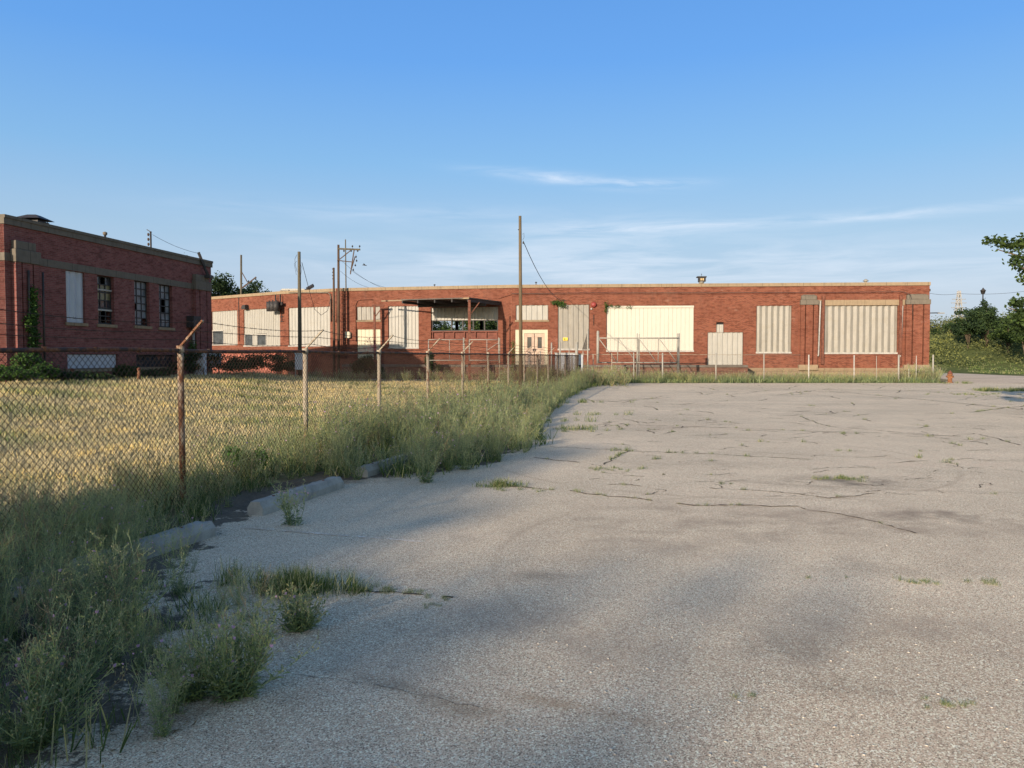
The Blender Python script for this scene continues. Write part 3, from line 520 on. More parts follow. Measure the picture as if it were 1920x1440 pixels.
# tall trees far behind the camera: their shade lies over the near asphalt
_q0 = -58.0
for k, (p_, top, rr_) in enumerate([(-14, 5.5, 6.0), (-5.6, 13.2, 4.8), (-1.6, 11.2, 4.2), (8.5, 3.5, 5.0), (-24, 3, 6.5)]):
    X_ = p_*math.cos(SUN_AZ)+_q0*math.sin(SUN_AZ); Y_ = -p_*math.sin(SUN_AZ)+_q0*math.cos(SUN_AZ); H_ = (-_q0+top)*math.tan(SUN_EL)
    tree('shade_tree', X_, Y_, 0, H_, rr_, 'tall tree far behind the camera, outside the picture', nl=9000, leaf=.75, mat=TREEL, seed=200+k, nc=34, base=.22, group='tall trees behind the camera')
# ------------------------------------------------------------------ wall builder
def frame(o, ang):                                   # local x along the wall, y into it, z up
    return Matrix.Translation((o[0], o[1], 0)) @ Matrix.Rotation(ang, 4, 'Z')
def wall(mb, u0, u1, z0, z1, holes, th=.35, mi=0, y=0):
    us = sorted({u0, u1, *[h[0] for h in holes], *[h[1] for h in holes]}); us = [u for u in us if u0 <= u <= u1]; zs = sorted({z0, z1, *[h[2] for h in holes], *[h[3] for h in holes]}); zs = [z for z in zs if z0 <= z <= z1]
    def open_(a, b): return any(h[0]-1e-6 <= a <= h[1]+1e-6 and h[2]-1e-6 <= b <= h[3]+1e-6 for h in holes)
    for a, b in zip(us, us[1:]):
        for c, d in zip(zs, zs[1:]):
            if not open_((a+b)/2, (c+d)/2):
                mb.face([(a, y, c), (b, y, c), (b, y, d), (a, y, d)], mi); mb.face([(a, y+th, d), (b, y+th, d), (b, y+th, c), (a, y+th, c)], mi)
    for (a, b, c, d) in holes:
        a = max(a, u0); b = min(b, u1)
        mb.face([(a, y, c), (a, y, d), (a, y+th, d), (a, y+th, c)], mi); mb.face([(b, y, d), (b, y, c), (b, y+th, c), (b, y+th, d)], mi); mb.face([(a, y, d), (b, y, d), (b, y+th, d), (a, y+th, d)], mi); mb.face([(b, y, c), (a, y, c), (a, y+th, c), (b, y+th, c)], mi)
    mb.face([(u0, y, z1), (u1, y, z1), (u1, y+th, z1), (u0, y+th, z1)], mi); mb.face([(u0, y, z0), (u0, y, z1), (u0, y+th, z1), (u0, y+th, z0)], mi); mb.face([(u1, y, z0), (u1, y+th, z0), (u1, y+th, z1), (u1, y, z1)], mi)
def ribs(mb, u0, u1, z0, z1, y=.1, pitch=.3, dep=.045, kind='trap', mi=0, seed=0):
    """a profiled steel sheet: real ribs, slightly uneven"""
    r = random.Random(seed); n = max(2, round((u1-u0)/pitch)); p = (u1-u0)/n; prof = []
    for k in range(n):
        a = u0+k*p; j = r.uniform(-.006, .006)
        if kind == 'trap': prof += [(a, y+j), (a+p*.42, y+j), (a+p*.52, y-dep+j), (a+p*.90, y-dep+j)]
        elif kind == 'groove': prof += [(a, y+dep*.6), (a+.012, y+dep*.6), (a+.024, y+j*.3), (a+p-.012, y+j*.3)]
        else: prof += [(a, y+dep*.5), (a+p*.25, y-dep*.3), (a+p*.5, y-dep), (a+p*.75, y-dep*.3)]
    prof.append((u1, y)); i0 = len(mb.v); w = r.uniform(-.01, .01)
    for (u, yy) in prof: mb.v += [(u, yy, z0), (u+w, yy+r.uniform(-.003, .003), z1)]
    for k in range(len(prof)-1): mb.f.append((i0+2*k, i0+2*k+2, i0+2*k+3, i0+2*k+1)); mb.m.append(mi); mb.sm.append(False)
    # back and edges so the sheet has depth
    mb.box(u0, u1, y+.03, y+.05, z0, z1, mi)
# ------------------------------------------------------------------ the long brick building
PTS = [(-40, 78.6), (-18.75, 62.8), (-13.3, 60.0), (0, 57.2), (29.85, 55.1)]
SEG = []
for a, b in zip(PTS, PTS[1:]):
    ang = math.atan2(b[1]-a[1], b[0]-a[0]); SEG.append((a, b, ang, frame(a, ang), math.hypot(b[0]-a[0], b[1]-a[1])))
def on(seg, px, py=620):
    a, b, ang, M, L = SEG[seg]; r = ray(px, py); dx, dy = math.cos(ang), math.sin(ang); den = r.x*dy-r.y*dx; u = (-a[0]*r.y+a[1]*r.x)/(dx*r.y-dy*r.x)*1.0
    # point a + u*d on ray: cross((a+u d), r)=0
    u = -(a[0]*r.y-a[1]*r.x)/(dx*r.y-dy*r.x); return u, a[1]+dy*u
def rect(seg, x0, x1, y0, y1):
    u0, Y0 = on(seg, x0); u1, Y1 = on(seg, x1); Y = (Y0+Y1)/2; return (u0, u1, zy(y1, Y), zy(y0, Y))
b2 = thing('brick_warehouse', 'long low red brick warehouse with boarded windows across the far side of the lot', 'building', (0, 57.2, 0))
W = {}   # name -> (seg, rect, spec)
WIN = [(0, 397, 445, 583, 646, 'trap', SHEET, .26), (0, 457, 525, 579, 648, 'trap', SHEET, .24), (1, 541, 619, 576, 648, 'trap', SHEET, .34),
       (2, 669, 713, 575, 600, 'trap', SHEETG, .36), (2, 669, 713, 617, 674, 'groove', PALE, .3), (2, 728, 785, 574, 652, 'trap', SHEET, .28),
       (3, 967, 1028, 572, 600, 'trap', SHEET, .4), (3, 1046, 1105, 571, 655, 'trap', SHEETG, .37), (3, 1137, 1301, 573, 658, 'groove', SHEETW, .3),
       (3, 1327, 1394, 623, 686, 'trap', SHEET, .34), (3, 1418, 1484, 573, 661, 'wave', SHEETG, .42), (3, 1542, 1683, 573, 662, 'wave', SHEETG, .44)]
WLAB = ['leftmost boarded window, partly hidden by the dark brick building', 'boarded window with two dark doorways cut in it', 'wide boarded window behind the grey utility pole', 'small boarded window over the pale yellow door panel', 'pale yellow boarded doorway behind the pink blossoms',
        'tall boarded window left of the canopy', 'small boarded window above the double doors', 'tall weathered panel beside the small vine', 'very wide cream panel behind the sliding gate', 'low boarded loading door with a narrow flue strip on top', 'rippled grey panel left of the stone capped pilaster', 'widest rippled grey panel at the right end']
OPEN = rect(2, 808, 934, 576, 636); DOORS = rect(3, 966, 1027, 618, 684); FLUE = rect(3, 1343, 1357, 604, 623)
ZT = 7.0
for s, (a, b, ang, M, L) in enumerate(SEG):
    holes = []
    for (sg, x0, x1, y0, y1, *_r) in WIN:
        if sg == s: holes.append(rect(s, x0, x1, y0, y1))
    if s == 2: holes.append(OPEN)
    if s == 3: holes += [DOORS, (FLUE[0], FLUE[1], FLUE[2], FLUE[3])]
    mb = MB(); wall(mb, 0, L, 0, ZT-.24, holes, .38); mb.build('wall', BRICK, b2, M)
    mb = MB(); mb.box(-.02, L+(.04 if s == 3 else .0), -.07, .42, ZT-.24, ZT); 
    mb.build('coping', STONE, b2, M)
# side wall, back walls, roof, floor
def par(p, k): return Vector((p[0]+k*.07, p[1]+k, 0))
mb = MB(); L4 = 22; ang = SEG[3][2]+math.pi/2; Ms = frame(PTS[4], ang); wall(mb, .38, L4, 0, ZT-.24, [], .38, y=0); mb.build('side_wall', BRICK, b2, Ms)
mb = MB(); mb.box(0, L4, -.07, .42, ZT-.24, ZT); mb.build('coping', STONE, b2, Ms)
BP = [(-39, 101), (-10.5, 80.5), (31.4, 77.1)]
for k, (a, b) in enumerate(zip(BP, BP[1:])):
    an = math.atan2(b[1]-a[1], b[0]-a[0]); L = math.hypot(b[0]-a[0], b[1]-a[1]); mb = MB(); hs = [(1.5, 4.6, 3.6, 5.9), (4.9, 7.2, 3.6, 5.9), (7.5, 9.6, 3.6, 5.9)] if k == 1 else []
    wall(mb, 0, L, 0, ZT-.5, hs, .3); mb.build('rear_wall', BRICKD, b2, frame(a, an))
mb = MB(); mb.prism([(p[0]+.3, p[1]+.42) for p in PTS][1:]+[(BP[2][0]-.4, BP[2][1]), BP[1], BP[0], (-39.5, 79)], ZT-.62, ZT-.45); mb.build('roof', TAR, b2, Matrix.Identity(4))
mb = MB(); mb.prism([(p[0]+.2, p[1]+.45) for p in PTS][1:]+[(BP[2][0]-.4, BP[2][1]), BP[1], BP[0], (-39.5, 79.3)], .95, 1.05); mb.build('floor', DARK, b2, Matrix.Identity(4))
for k, (sg, x0, x1, y0, y1, kind, mat, pitch) in enumerate(WIN):
    M = SEG[sg][3]; u0, u1, z0, z1 = rect(sg, x0, x1, y0, y1); mb = MB()
    nm = 'boarded_window' if k not in (4, 9) else 'boarded_door'
    if k == 1:      # two doorways cut through the sheet
        d1 = rect(0, 457, 473, 626, 648.1); d2 = rect(0, 480, 498, 626, 648.1); cuts = [u0, d1[1], d2[0], d2[1], u1]
        ribs(mb, u0, u1, d1[3], z1, pitch=pitch, kind=kind, seed=k); ribs(mb, d1[1], d2[0], z0, d1[3], pitch=pitch, kind=kind, seed=k+50); ribs(mb, d2[1], u1, z0, d1[3], pitch=pitch, kind=kind, seed=k+60)
    elif k == 0:
        d1 = rect(0, 397, 418, 619, 646); ribs(mb, u0, u1, d1[3], z1, pitch=pitch, kind=kind, seed=k); ribs(mb, d1[1], u1, z0, d1[3], pitch=pitch, kind=kind, seed=k+50)
    else: ribs(mb, u0+.01, u1-.01, z0+.01, z1-.01, pitch=pitch, kind=kind, seed=k, dep=.06 if kind == 'wave' else .045)
    w = mb.build(nm, mat, b2, M); w['label'] = WLAB[k]
    if k in (0, 1):
        f = MB(); rs = [d1] if k == 0 else [d1, d2]
        for q in rs:
            f.box(q[0], q[0]+.07, .06, .16, q[2], q[3]); f.box(q[1]-.07, q[1], .06, .16, q[2], q[3]); f.box(q[0]+.07, q[1]-.07, .06, .16, q[3]-.08, q[3])
        f.build('door_frame', WHITEP, w, M)
        for q in rs: gm = MB(); gm.face([(q[0]+.07, .13, q[2]), (q[1]-.07, .13, q[2]), (q[1]-.07, .13, q[3]-.08), (q[0]+.07, .13, q[3]-.08)]); gm.build('pane', GLASS, w, M)
    if kind == 'groove' and k == 8:
        f = MB(); f.box(u0, u1, .03, .09, z1-.16, z1); f.box(u0, u1, .02, .08, z0, z0+.07); f.build('trim', SHEETW, w, M)
    if k not in (4, 9):
        f = MB(); f.box(u0-(.06 if k in (3, 6) else .02), u1+(.06 if k in (3, 6) else .02), -.05, .1, z0-(.13 if k in (3, 6) else .07), z0-.003)
        if k in (1, 2, 5, 7, 10, 11, 8): f.box(u0-.02, u1+.02, -.02, .05, z0+.0, z0+.05)
        f.build('sill', STONE if k in (3, 6) else WHITEP, w, M)
M = SEG[3][3]; mb = MB(); ribs(mb, FLUE[0], FLUE[1], FLUE[2]-.05, FLUE[3]-.17, pitch=.28, seed=3); f = mb.build('flue_strip', SHEET, b2, M); mb = MB(); mb.box(FLUE[0], FLUE[1], .2, .22, FLUE[3]-.17, FLUE[3]); mb.build('vent_slot', DARK, b2, M)
# double doors in their cream surround
u0, u1, z0, z1 = DOORS; d0 = on(3, 983)[0]; d1 = on(3, 1021)[0]; dm = (d0+d1)/2; zt = zy(625, 57)
mb = MB(); mb.box(u0, d0, .03, .12, z0, z1); mb.box(d1, u1, .03, .12, z0, z1); mb.box(d0, d1, .03, .12, zt, z1); dr = mb.build('double_door', PALE, b2, M); dr['label'] = 'double door with two small windows in a cream surround'
for (a, b) in ((d0, dm-.012), (dm+.012, d1)):
    f = MB(); wz0, wz1 = zy(653, 57), zy(632, 57); wall(f, a+.01, b-.01, z0+.02, zt-.02, [(a+.22, b-.2, wz0, wz1)], .05, y=.06); lf = f.build('door_leaf', DOORM, dr, M)
f = MB()
for (a, b) in ((d0, dm), (dm, d1)): f.box(a+.2, b-.18, .12, .13, zy(654, 57), zy(631, 57))
f.build('door_glass', GLASS, dr, M)
f = MB(); f.box(dm-.12, dm-.05, .02, .055, z0+1.0, z0+1.2); f.box(dm+.05, dm+.12, .02, .055, z0+1.0, z0+1.2); f.build('door_handle', IRON, dr, M)
# open loading bay under the canopy
M = SEG[2][3]; u0, u1, z0, z1 = OPEN; zs = zy(600.5, 58.4); zb = zy(621, 58.4); mb = MB(); ribs(mb, u0, u1, zs, z1, y=.12, pitch=.26, dep=.04, seed=5); bay = mb.build('bay_shutter', SHEET, b2, M); bay['label'] = 'half raised ribbed shutter of the open bay under the canopy'
mb = MB()
for t in (0, .30, .47, .63, .80, 1): mb.box(u0+(u1-u0-.1)*t, u0+(u1-u0-.1)*t+.1, .14, .22, zb, zs)
mb.box(u0, u1, .12, .24, zs-.06, zs); mb.box(u0, u1, .1, .26, zb, zb+.07); mb.build('bay_frame', IRON, bay, M)
mb = MB(); mb.box(u0+.05, u1, .2, .24, z0, zb)
for k in range(7):
    uu = u0+.05+(u1-u0-.2)*k/6; mb.box(uu, uu+.09, .08, .2, z0, zb)
mb.box(u0, u1, .05, .198, z0, z0+.07); mb.box(u0, u1, .05, .198, zb-.08, zb); rp = mb.build('rusty_panel', REDST, b2, M)
# pilasters with stone caps and bases (right end), lintel, downpipes
M = SEG[3][3]
def pilaster(x0, x1, proj=.18):
    u0 = on(3, x0)[0]; u1 = on(3, x1)[0]; w = u1-u0; zb = zy(684, 55.2); zc = zy(571, 55.2); mb = MB()
    n = 3; ws = [w*.24, w*.40, w*.24]; gap = w*.06; u = u0
    for k in range(n): mb.box(u, u+ws[k], -proj, .02, zb, zc); u += ws[k]+gap
    p = mb.build('pilaster', BRICK, b2, M)
    mb = MB(); mb.box(u0-.04, u1+.04, -proj-.06, .02, zc, zc+.36); mb.box(u0+.03, u1-.10, -proj-.02, .02, zc+.36, zc+.68); mb.box(u0+.14, u1-.22, -proj+.02, .02, zc+.68, zc+.74); mb.build('stone_cap', STONEG, p, M, bev=.03)
    mb = MB(); mb.box(u0-.12, u1+.02, -proj-.08, .02, zy(694, 55.2), zb); mb.build('stone_base', STONE, p, M)
pilaster(1500, 1532); pilaster(1697, 1741)
mb = MB(); mb.box(on(3, 1534)[0], on(3, 1695)[0], -.05, .0, zy(572.4, 55.3), zy(562, 55.3)); mb.build('lintel', STONE, b2, M)
mb = MB(); mb.box(on(3, 1396)[0], on(3, 1740)[0]+.1, -.14, -.002, zy(694, 55.4), zy(690, 55.4)); mb.box(on(3, 1396)[0], on(3, 1740)[0]+.06, -.10, -.002, 0, zy(694.1, 55.4)); mb.build('plinth', PLINTH, b2, M)
for (x, top, bot, c, w) in [(1535.5, 563, 665, WHITEP, .055), (1689, 573, 666, WHITEP, .055)]:
    u = on(3, x)[0]; mb = MB(); mb.tube([(u+.05, -.1, zy(top, 55)), (u-.04, -.1, zy(bot, 55)), (u-.10, -.22, zy(bot+1.5, 55))], w, 8); mb.build('downpipe', c, b2, M)
for x in (1541, 1686):
    u = on(3, x)[0]; mb = MB(); mb.box(u-.07, u+.11, -.2, -.06, zy(683, 55), zy(553, 55)); mb.box(u-.11, u+.06, -.24, -.2, zy(600, 55), zy(594, 55)); mb.build('steel_column', BROWNS, b2, M)
# loading dock
dk = MB(); dockpts = []
for px, sg in ((652, 2), (958, 2)): u, _ = on(sg, px); dockpts.append(SEG[sg][3] @ Vector((u, 0, 0)))
u, _ = on(3, 1392); dockpts.append(SEG[3][3] @ Vector((u, 0, 0)))
inner = [Vector((p.x, p.y-.004, 0)) for p in dockpts]; outer = [Vector((p.x-.1, p.y-1.7, 0)) for p in dockpts]
dk.prism([(p.x, p.y) for p in outer]+[(p.x, p.y) for p in reversed(inner)], 0, .92); d = dk.build('loading_dock', BRICKD, b2, Matrix.Identity(4))
dk = MB(); dk.prism([(p.x, p.y-.06) for p in outer]+[(p.x, p.y) for p in reversed(inner)], .92, 1.08); dk.build('dock_edge', simple('dark_concrete_edge', (.11, .095, .08), .3, 3), d, Matrix.Identity(4))
# red painted ramp wall at the far left
mb = MB(); M = SEG[0][3]; ua = on(0, 390)[0]; mb.box(ua, SEG[0][4]-.1, -.6, -.004, 0, zy(660, 65)); mb.build('ramp_wall', REDP, b2, M)
mb = MB(); 
for k in range(46): uu = ua+.1+k*.21; mb.box(uu, uu+.02, -.5, -.48, zy(660, 65), zy(652, 65))
mb.box(ua, SEG[0][4]-.1, -.51, -.47, zy(653.5, 65), zy(652.8, 65)); mb.build('railing', BROWNS, b2, M)
# canopy
FRc = at(880, 600, 53.4); FLc = at(752, 600, 55.2); off2 = Vector((2.17, 4.0, 0)); u, _ = on(2, 940); WRc = SEG[2][3] @ Vector((u, 0, 0)); zc0, zc1 = 5.50, 5.78
mb = MB(); A = [(FLc.x, FLc.y), (FRc.x, FRc.y), (WRc.x, WRc.y-.05), (FLc.x+2.0, FLc.y+3.55)]; mb.prism(A, zc1-.07, zc1); cp = mb.build('canopy', simple('canopy_roofing', (.10, .085, .075), .3, 2), b2, Matrix.Identity(4)); cp['label'] = 'flat steel canopy over the open bay'
def bar(mb, a, b, w, h):
    a = Vector(a); b = Vector(b); d = (b-a); L = d.length; M = Matrix.Translation(a) @ d.to_track_quat('X', 'Z').to_matrix().to_4x4(); mb.box(0, L, -w/2, w/2, -h/2, h/2, 0, M)
LB = at(702, 600, 58.4)
mb = MB(); bar(mb, (LB.x+.7, LB.y-.9, 5.82), (FRc.x, FRc.y-.06, 5.72), .08, .09); mb.build('canopy_fascia', STONE, cp, Matrix.Identity(4))
mb = MB()
for t in (.02, .25, .5, .75, .98):
    p = Vector(A[0]).lerp(Vector(A[1]), t); q = Vector(A[3]).lerp(Vector(A[2]), t); bar(mb, (p.x, p.y, 5.58), (q.x, q.y, 5.58), .10, .2)
p, q = A[3], A[2]; bar(mb, (*Vector(A[0]).lerp(Vector(A[3]), .5), 5.4), (*Vector(A[1]).lerp(Vector(A[2]), .5), 5.4), .12, .16); mb.build('canopy_beams', IRON, cp, Matrix.Identity(4))
mb = MB(); mb.box(FRc.x-.09, FRc.x+.09, FRc.y-.03, FRc.y+.15, 0, 5.6); bar(mb, (FRc.x+.06, FRc.y+.1, 4.6), (FRc.x+.7, FRc.y+.1, 5.45), .06, .06); mb.build('canopy_post', BROWNS, cp, Matrix.Identity(4))
mb = MB(); mb.box(LB.x-.08, LB.x+.08, LB.y-.0, LB.y+.14, 0, 5.6); bar(mb, (LB.x+.05, LB.y+.07, 4.7), (LB.x+.65, LB.y+.07, 5.5), .06, .06); bar(mb, (LB.x-.2, LB.y+.07, 5.56), (LB.x+.75, LB.y+.07, 5.56), .1, .12); mb.build('canopy_post', BROWNS, cp, Matrix.Identity(4))
# wall fixtures
def conduit(pxs, sg, r=.035, y=-.06, mat=BROWNS, name='conduit'):
    P = []
    for (px, py) in pxs: u, Y = on(sg, px); P.append((u, y, zy(py, Y)))
    mb = MB(); mb.tube(P, r, 6); return mb.build(name, mat, b2, SEG[sg][3])
conduit([(545, 549), (590, 549), (617, 549), (621, 552), (622, 560), (622, 603)], 1, .045, -.08, STONEG); conduit([(633, 541), (633, 605)], 1, .05, -.1, BROWNS); conduit([(635.5, 541), (636, 672)], 1, .04, -.16, BROWNS)
conduit([(668, 640), (667.5, 572), (671, 564), (680, 562), (700, 562)], 2, .03, -.05); conduit([(640, 650), (655, 652), (668, 655)], 2, .02, -.05)
conduit([(955.5, 592), (955.5, 670)], 2, .04, -.07, BROWNS); conduit([(935, 560), (960, 552)], 2, .02, -.04); conduit([(960, 551), (1100, 549.5), (1300, 549.5), (1500, 549), (1690, 547.5), (1702, 552), (1707, 563), (1709, 600)], 3, .02, -.22, IRON)
conduit([(1113, 590), (1113, 610)], 3, .02, -.05, IRON); conduit([(449, 556), (449, 640)], 0, .025, -.05, IRON)
mb = MB(); U, Y = on(2, 641.5); U2, _ = on(2, 650)
for u in (U, U2): mb.tube([(u, -.18, zy(673, 60)), (u, -.18, zy(541, 60))], .03, 6); 
for k in range(14): z = zy(668-k*9, 60); mb.tube([(U, -.18, z), (U2, -.18, z)], .018, 5)
for k in range(4): z = zy(655-k*33, 60); mb.tube([(U, -.18, z), (U, 0, z)], .02, 5); mb.tube([(U2, -.18, z), (U2, 0, z)], .02, 5)
mb.build('wall_ladder', BROWNS, b2, SEG[2][3])
u, Y = on(2, 653); mb = MB(); mb.box(u-.17, u+.19, -.25, -.002, zy(634, Y), zy(622, Y)); mb.box(u+.19, u+.25, -.22, -.01, zy(633, Y), zy(623, Y)); o = mb.build('utility_box', PALE, b2, SEG[2][3], bev=.02); o['label'] = 'cream utility box beside the wall ladder'
u, Y = on(3, 1113); mb = MB(); M = SEG[3][3]; prof = [(.0, 0), (.16, -.01), (.20, -.05), (.20, -.10), (.12, -.16), (.0, -.18)]
i0 = len(mb.v); Zc = zy(571.5, Y)
for (r, yy) in prof:
    for j in range(16): t = 2*math.pi*j/16; mb.v.append((u+r*math.cos(t), yy, Zc+r*math.sin(t)))
for k in range(len(prof)-1):
    for j in range(16): a = i0+k*16+j; b = i0+k*16+(j+1) % 16; mb.f.append((a, b, b+16, a+16)); mb.m.append(0); mb.sm.append(True)
mb.build('alarm_bell', simple('dull_red_bell', (.22, .04, .035), .2, 5, .5), b2, M)
u, Y = on(3, 1108.5); mb = MB(); mb.box(u-.06, u+.06, -.1, -.002, zy(580.5, Y), zy(577.5, Y)); mb.build('alarm_box', WHITEP, b2, M)
u, Y = on(3, 1060); M = SEG[3][3]; mb = MB(); mb.box(u-.17, u+.17, -.02, .0, zy(638.5, Y), zy(633, Y)); sg = mb.build('notice_sign', YEL, b2, M); mb = MB(); mb.box(u-.10, u-.0, -.024, -.021, zy(637, Y), zy(634.6, Y)); mb.box(u-.07, u+.02, -.024, -.0215, zy(635.6, Y), zy(634.9, Y)); mb.build('sign_mark', IRON, sg, M)
# transformer cluster hung on the left wall
mb = MB(); u, Y = on(0, 525)
M = SEG[0][3]
for k, dx in enumerate((-.55, -.1, .38)): mb.tube([(u+dx, -.6, zy(584, Y)), (u+dx, -.6, zy(566, Y))], .24, 10); mb.tube([(u+dx, -.6, zy(566, Y)), (u+dx, -.6, zy(563.5, Y))], .06, 6)
bar(mb, (u-.95, -.3, zy(572, Y)), (u+.75, -.3, zy(570, Y)), .12, .25); bar(mb, (u-.2, -.25, zy(580, Y)), (u-.2, -.25, zy(553, Y)), .08, .08); bar(mb, (u+.42, -.25, zy(580, Y)), (u+.42, -.25, zy(553, Y)), .08, .08); bar(mb, (u-.2, -.3, zy(570, Y)), (u-.2, 0, zy(570, Y)), .08, .08)
bar(mb, (u+.1, -.05, zy(603, Y)), (u+.5, -.05, zy(603, Y)), .04, .04); bar(mb, (u+.1, -.05, zy(594, Y)), (u+.5, -.05, zy(594, Y)), .04, .04); bar(mb, (u+.3, -.05, zy(603, Y)), (u+.3, -.05, zy(588, Y)), .04, .04)
o = mb.build('transformer_cluster', IRON, b2, M); o['label'] = 'three dark transformer cans bolted high on the brick wall'
u, Y = on(0, 464); mb = MB(); mb.box(u-.25, u+.25, -.4, -.002, zy(580, Y), zy(574, Y)); mb.box(u-.2, u+.2, -.35, -.05, zy(574, Y), zy(572, Y)); mb.build('wall_lamp', IRON, b2, M)
# things standing on its roof
def roof_thing(name, label, cat, px, Y, f): t = thing(name, label, cat, (at(px, 600, Y).x, Y, ZT-.45)); f(t); return t
def f_siren(t):
    mb = MB(); mb.tube([(0, 0, 0), (0, 0, .55)], .06, 8); mb.build('stand', IRON, t)
    mb = MB(); mb.lathe([(.10, .52), (.20, .60), (.22, .68)], n=14); mb.build('mount', SHEETG, t)
    mb = MB(); mb.prism([(-.28, -.2), (.28, -.2), (.22, .2), (-.22, .2)], .68, .98); mb.prism([(-.33, -.25), (.33, -.25), (.33, .25), (-.33, .25)], .98, 1.07); mb.build('housing', IRON, t)
    mb = MB(); mb.box(-.12, -.03, -.23, -.2, .76, .92); mb.box(.03, .12, -.23, -.2, .76, .92); mb.build('lens', simple('amber_lens', (.55, .40, .2), .2, 5, .3), t); mb = MB(); mb.tube([(0, 0, 1.07), (0, 0, 1.22)], .012, 5); mb.tube([(0, 0, 1.22), (0, 0, 1.27)], .035, 6); mb.build('finial', IRON, t)
roof_thing('floodlight_housing', 'dark roof light housing standing over the long parapet', 'floodlight', 1314.5, 57.3, f_siren)
def f_hvac(t):
    mb = MB(); mb.box(-1.0, 1.0, 0, 1.4, 0, .98); mb.build('cabinet', SHEET, t, bev=.02); mb = MB(); mb.box(-1.03, -.3, -.35, -.004, .1, .85); mb.build('intake', SHEETG, t); mb = MB()
    for k in range(6): mb.box(-.95, -.4, -.365, -.35, .16+k*.11, .22+k*.11)
    mb.build('louvre', DARK, t)
roof_thing('rooftop_unit', 'pale rooftop air unit behind the left parapet', 'air unit', 550, 66.5, f_hvac)
def f_fl(t):
    mb = MB(); mb.tube([(0, 0, 0), (0, 0, .6)], .04, 6); mb.build('stand', IRON, t); mb = MB(); M = Matrix.Translation((0, 0, .75)) @ Matrix.Rotation(-.5, 4, 'Y') @ Matrix.Rotation(.5, 4, 'X'); mb.box(-.32, .32, -.2, .2, -.09, .09, 0, M); mb.build('lamp_head', IRON, t)
roof_thing('roof_floodlight', 'small dark tilted floodlight beside the pale rooftop unit', 'floodlight', 582, 62.6, f_fl)
def f_v(t): mb = MB(); mb.tube([(0, 0, 0), (0, 0, .62)], .10, 8); mb.build('pipe', SHEETG, t); mb = MB(); mb.lathe([(.10, .6), (.2, .62), (.18, .68), (.05, .78)], n=10); mb.build('cap', SHEETG, t)
roof_thing('roof_vent', 'small grey roof vent near the right end of the long parapet', 'roof vent', 1622, 56.3, f_v)
def f_v2(t): mb = MB(); mb.tube([(0, 0, 0), (0, 0, .75)], .035, 6); mb.tube([(-.08, 0, .7), (.08, 0, .7)], .03, 6); mb.build('pipe', IRON, t)
roof_thing('vent_pipe', 'tiny dark vent pipe on the parapet just right of the tall bare pole', 'vent pipe', 1005, 58, f_v2); roof_thing('vent_pipe', 'tiny dark vent pipe on the parapet above the canopy', 'vent pipe', 815, 60, f_v2)
# ------------------------------------------------------------------ the dark brick building on the left
NC = (-19.9+.153*.22, 30.0+.988*.22); AL = math.atan2(.988, .153); ML = frame(NC, AL); LL = 15.0; WD = 10.8; ZL = 7.24
SEGL = (NC, None, AL, ML, LL)
def onl(px, off=0.0):
    r = ray(px, 600); n = Vector((.988, -.153)); a = Vector(NC)+n*off; dx, dy = math.cos(AL), math.sin(AL); u = -(a.x*r.y-a.y*r.x)/(dx*r.y-dy*r.x); return u, a.y+dy*u
def rl(x0, x1, y0, y1):
    u0, Y0 = onl(x0); u1, Y1 = onl(x1); Y = (Y0+Y1)/2; return (u0, u1, zy(y1, Y), zy(y0, Y))
b1 = thing('brick_powerhouse', 'dark red brick building with stone band and tall windows at the left edge', 'building', (NC[0], NC[1], .6))
WL = [(125, 160, 509, 605), (184, 215, 518, 608), (253, 281, 527, 611), (299, 324, 534, 614)]; BL = [(125, 219, 664, 691), (254, 327, 665, 688)]
HL = [rl(*w) for w in WL]+[rl(*w) for w in BL]
zb0 = 1.7+ (668-497)*31/1440; 
mb = MB(); wall(mb, 0, LL, 0, ZL-.36, HL, .4); mb.build('wall', BRICK2, b1, ML)
MF = frame((NC[0]-.988*WD, NC[1]+.153*WD), AL-math.pi/2); mb = MB(); wall(mb, 0, WD-.01, 0, ZL-.36, [], .4); mb.build('front_wall', BRICK2, b1, MF)
fc = Vector((NC[0]+.153*LL, NC[1]+.988*LL)); MBk = frame((fc.x, fc.y), AL+math.pi/2); mb = MB(); wall(mb, .01, WD, 0, ZL-.36, [], .4); mb.build('rear_wall', BRICK2, b1, MBk)
MW = frame((fc.x-.988*WD, fc.y+.153*WD), AL+math.pi); mb = MB(); wall(mb, 0, LL, 0, ZL-.36, [], .4); mb.build('side_wall', BRICK2, b1, MW)
mb = MB(); mb.box(-.06, LL+.06, -.07, .45, ZL-.36, ZL); mb.box(-.06, LL+.06, -.11, -.07, ZL-.12, ZL); mb.box(-.06, LL+.06, WD-.4, WD+.06, ZL-.36, ZL); mb.box(-.06, .42, .45, WD-.4, ZL-.36, ZL); mb.box(LL-.36, LL+.06, .45, WD-.4, ZL-.36, ZL); mb.build('coping', STONEG, b1, ML)
zB1, zB0 = zy(473, 30.2), zy(488, 30.2); mb = MB(); mb.box(-.035, LL+.035, -.035, -.002, zB0, zB1); mb.build('stone_band', STONEG, b1, ML); mb = MB(); mb.box(0, WD, -.035, -.002, zB0, zB1); mb.build('stone_band', STONEG, b1, MF)
mb = MB(); mb.box(.4, LL-.4, .4, WD-.4, ZL-.8, ZL-.7); mb.build('roof', TAR, b1, ML)
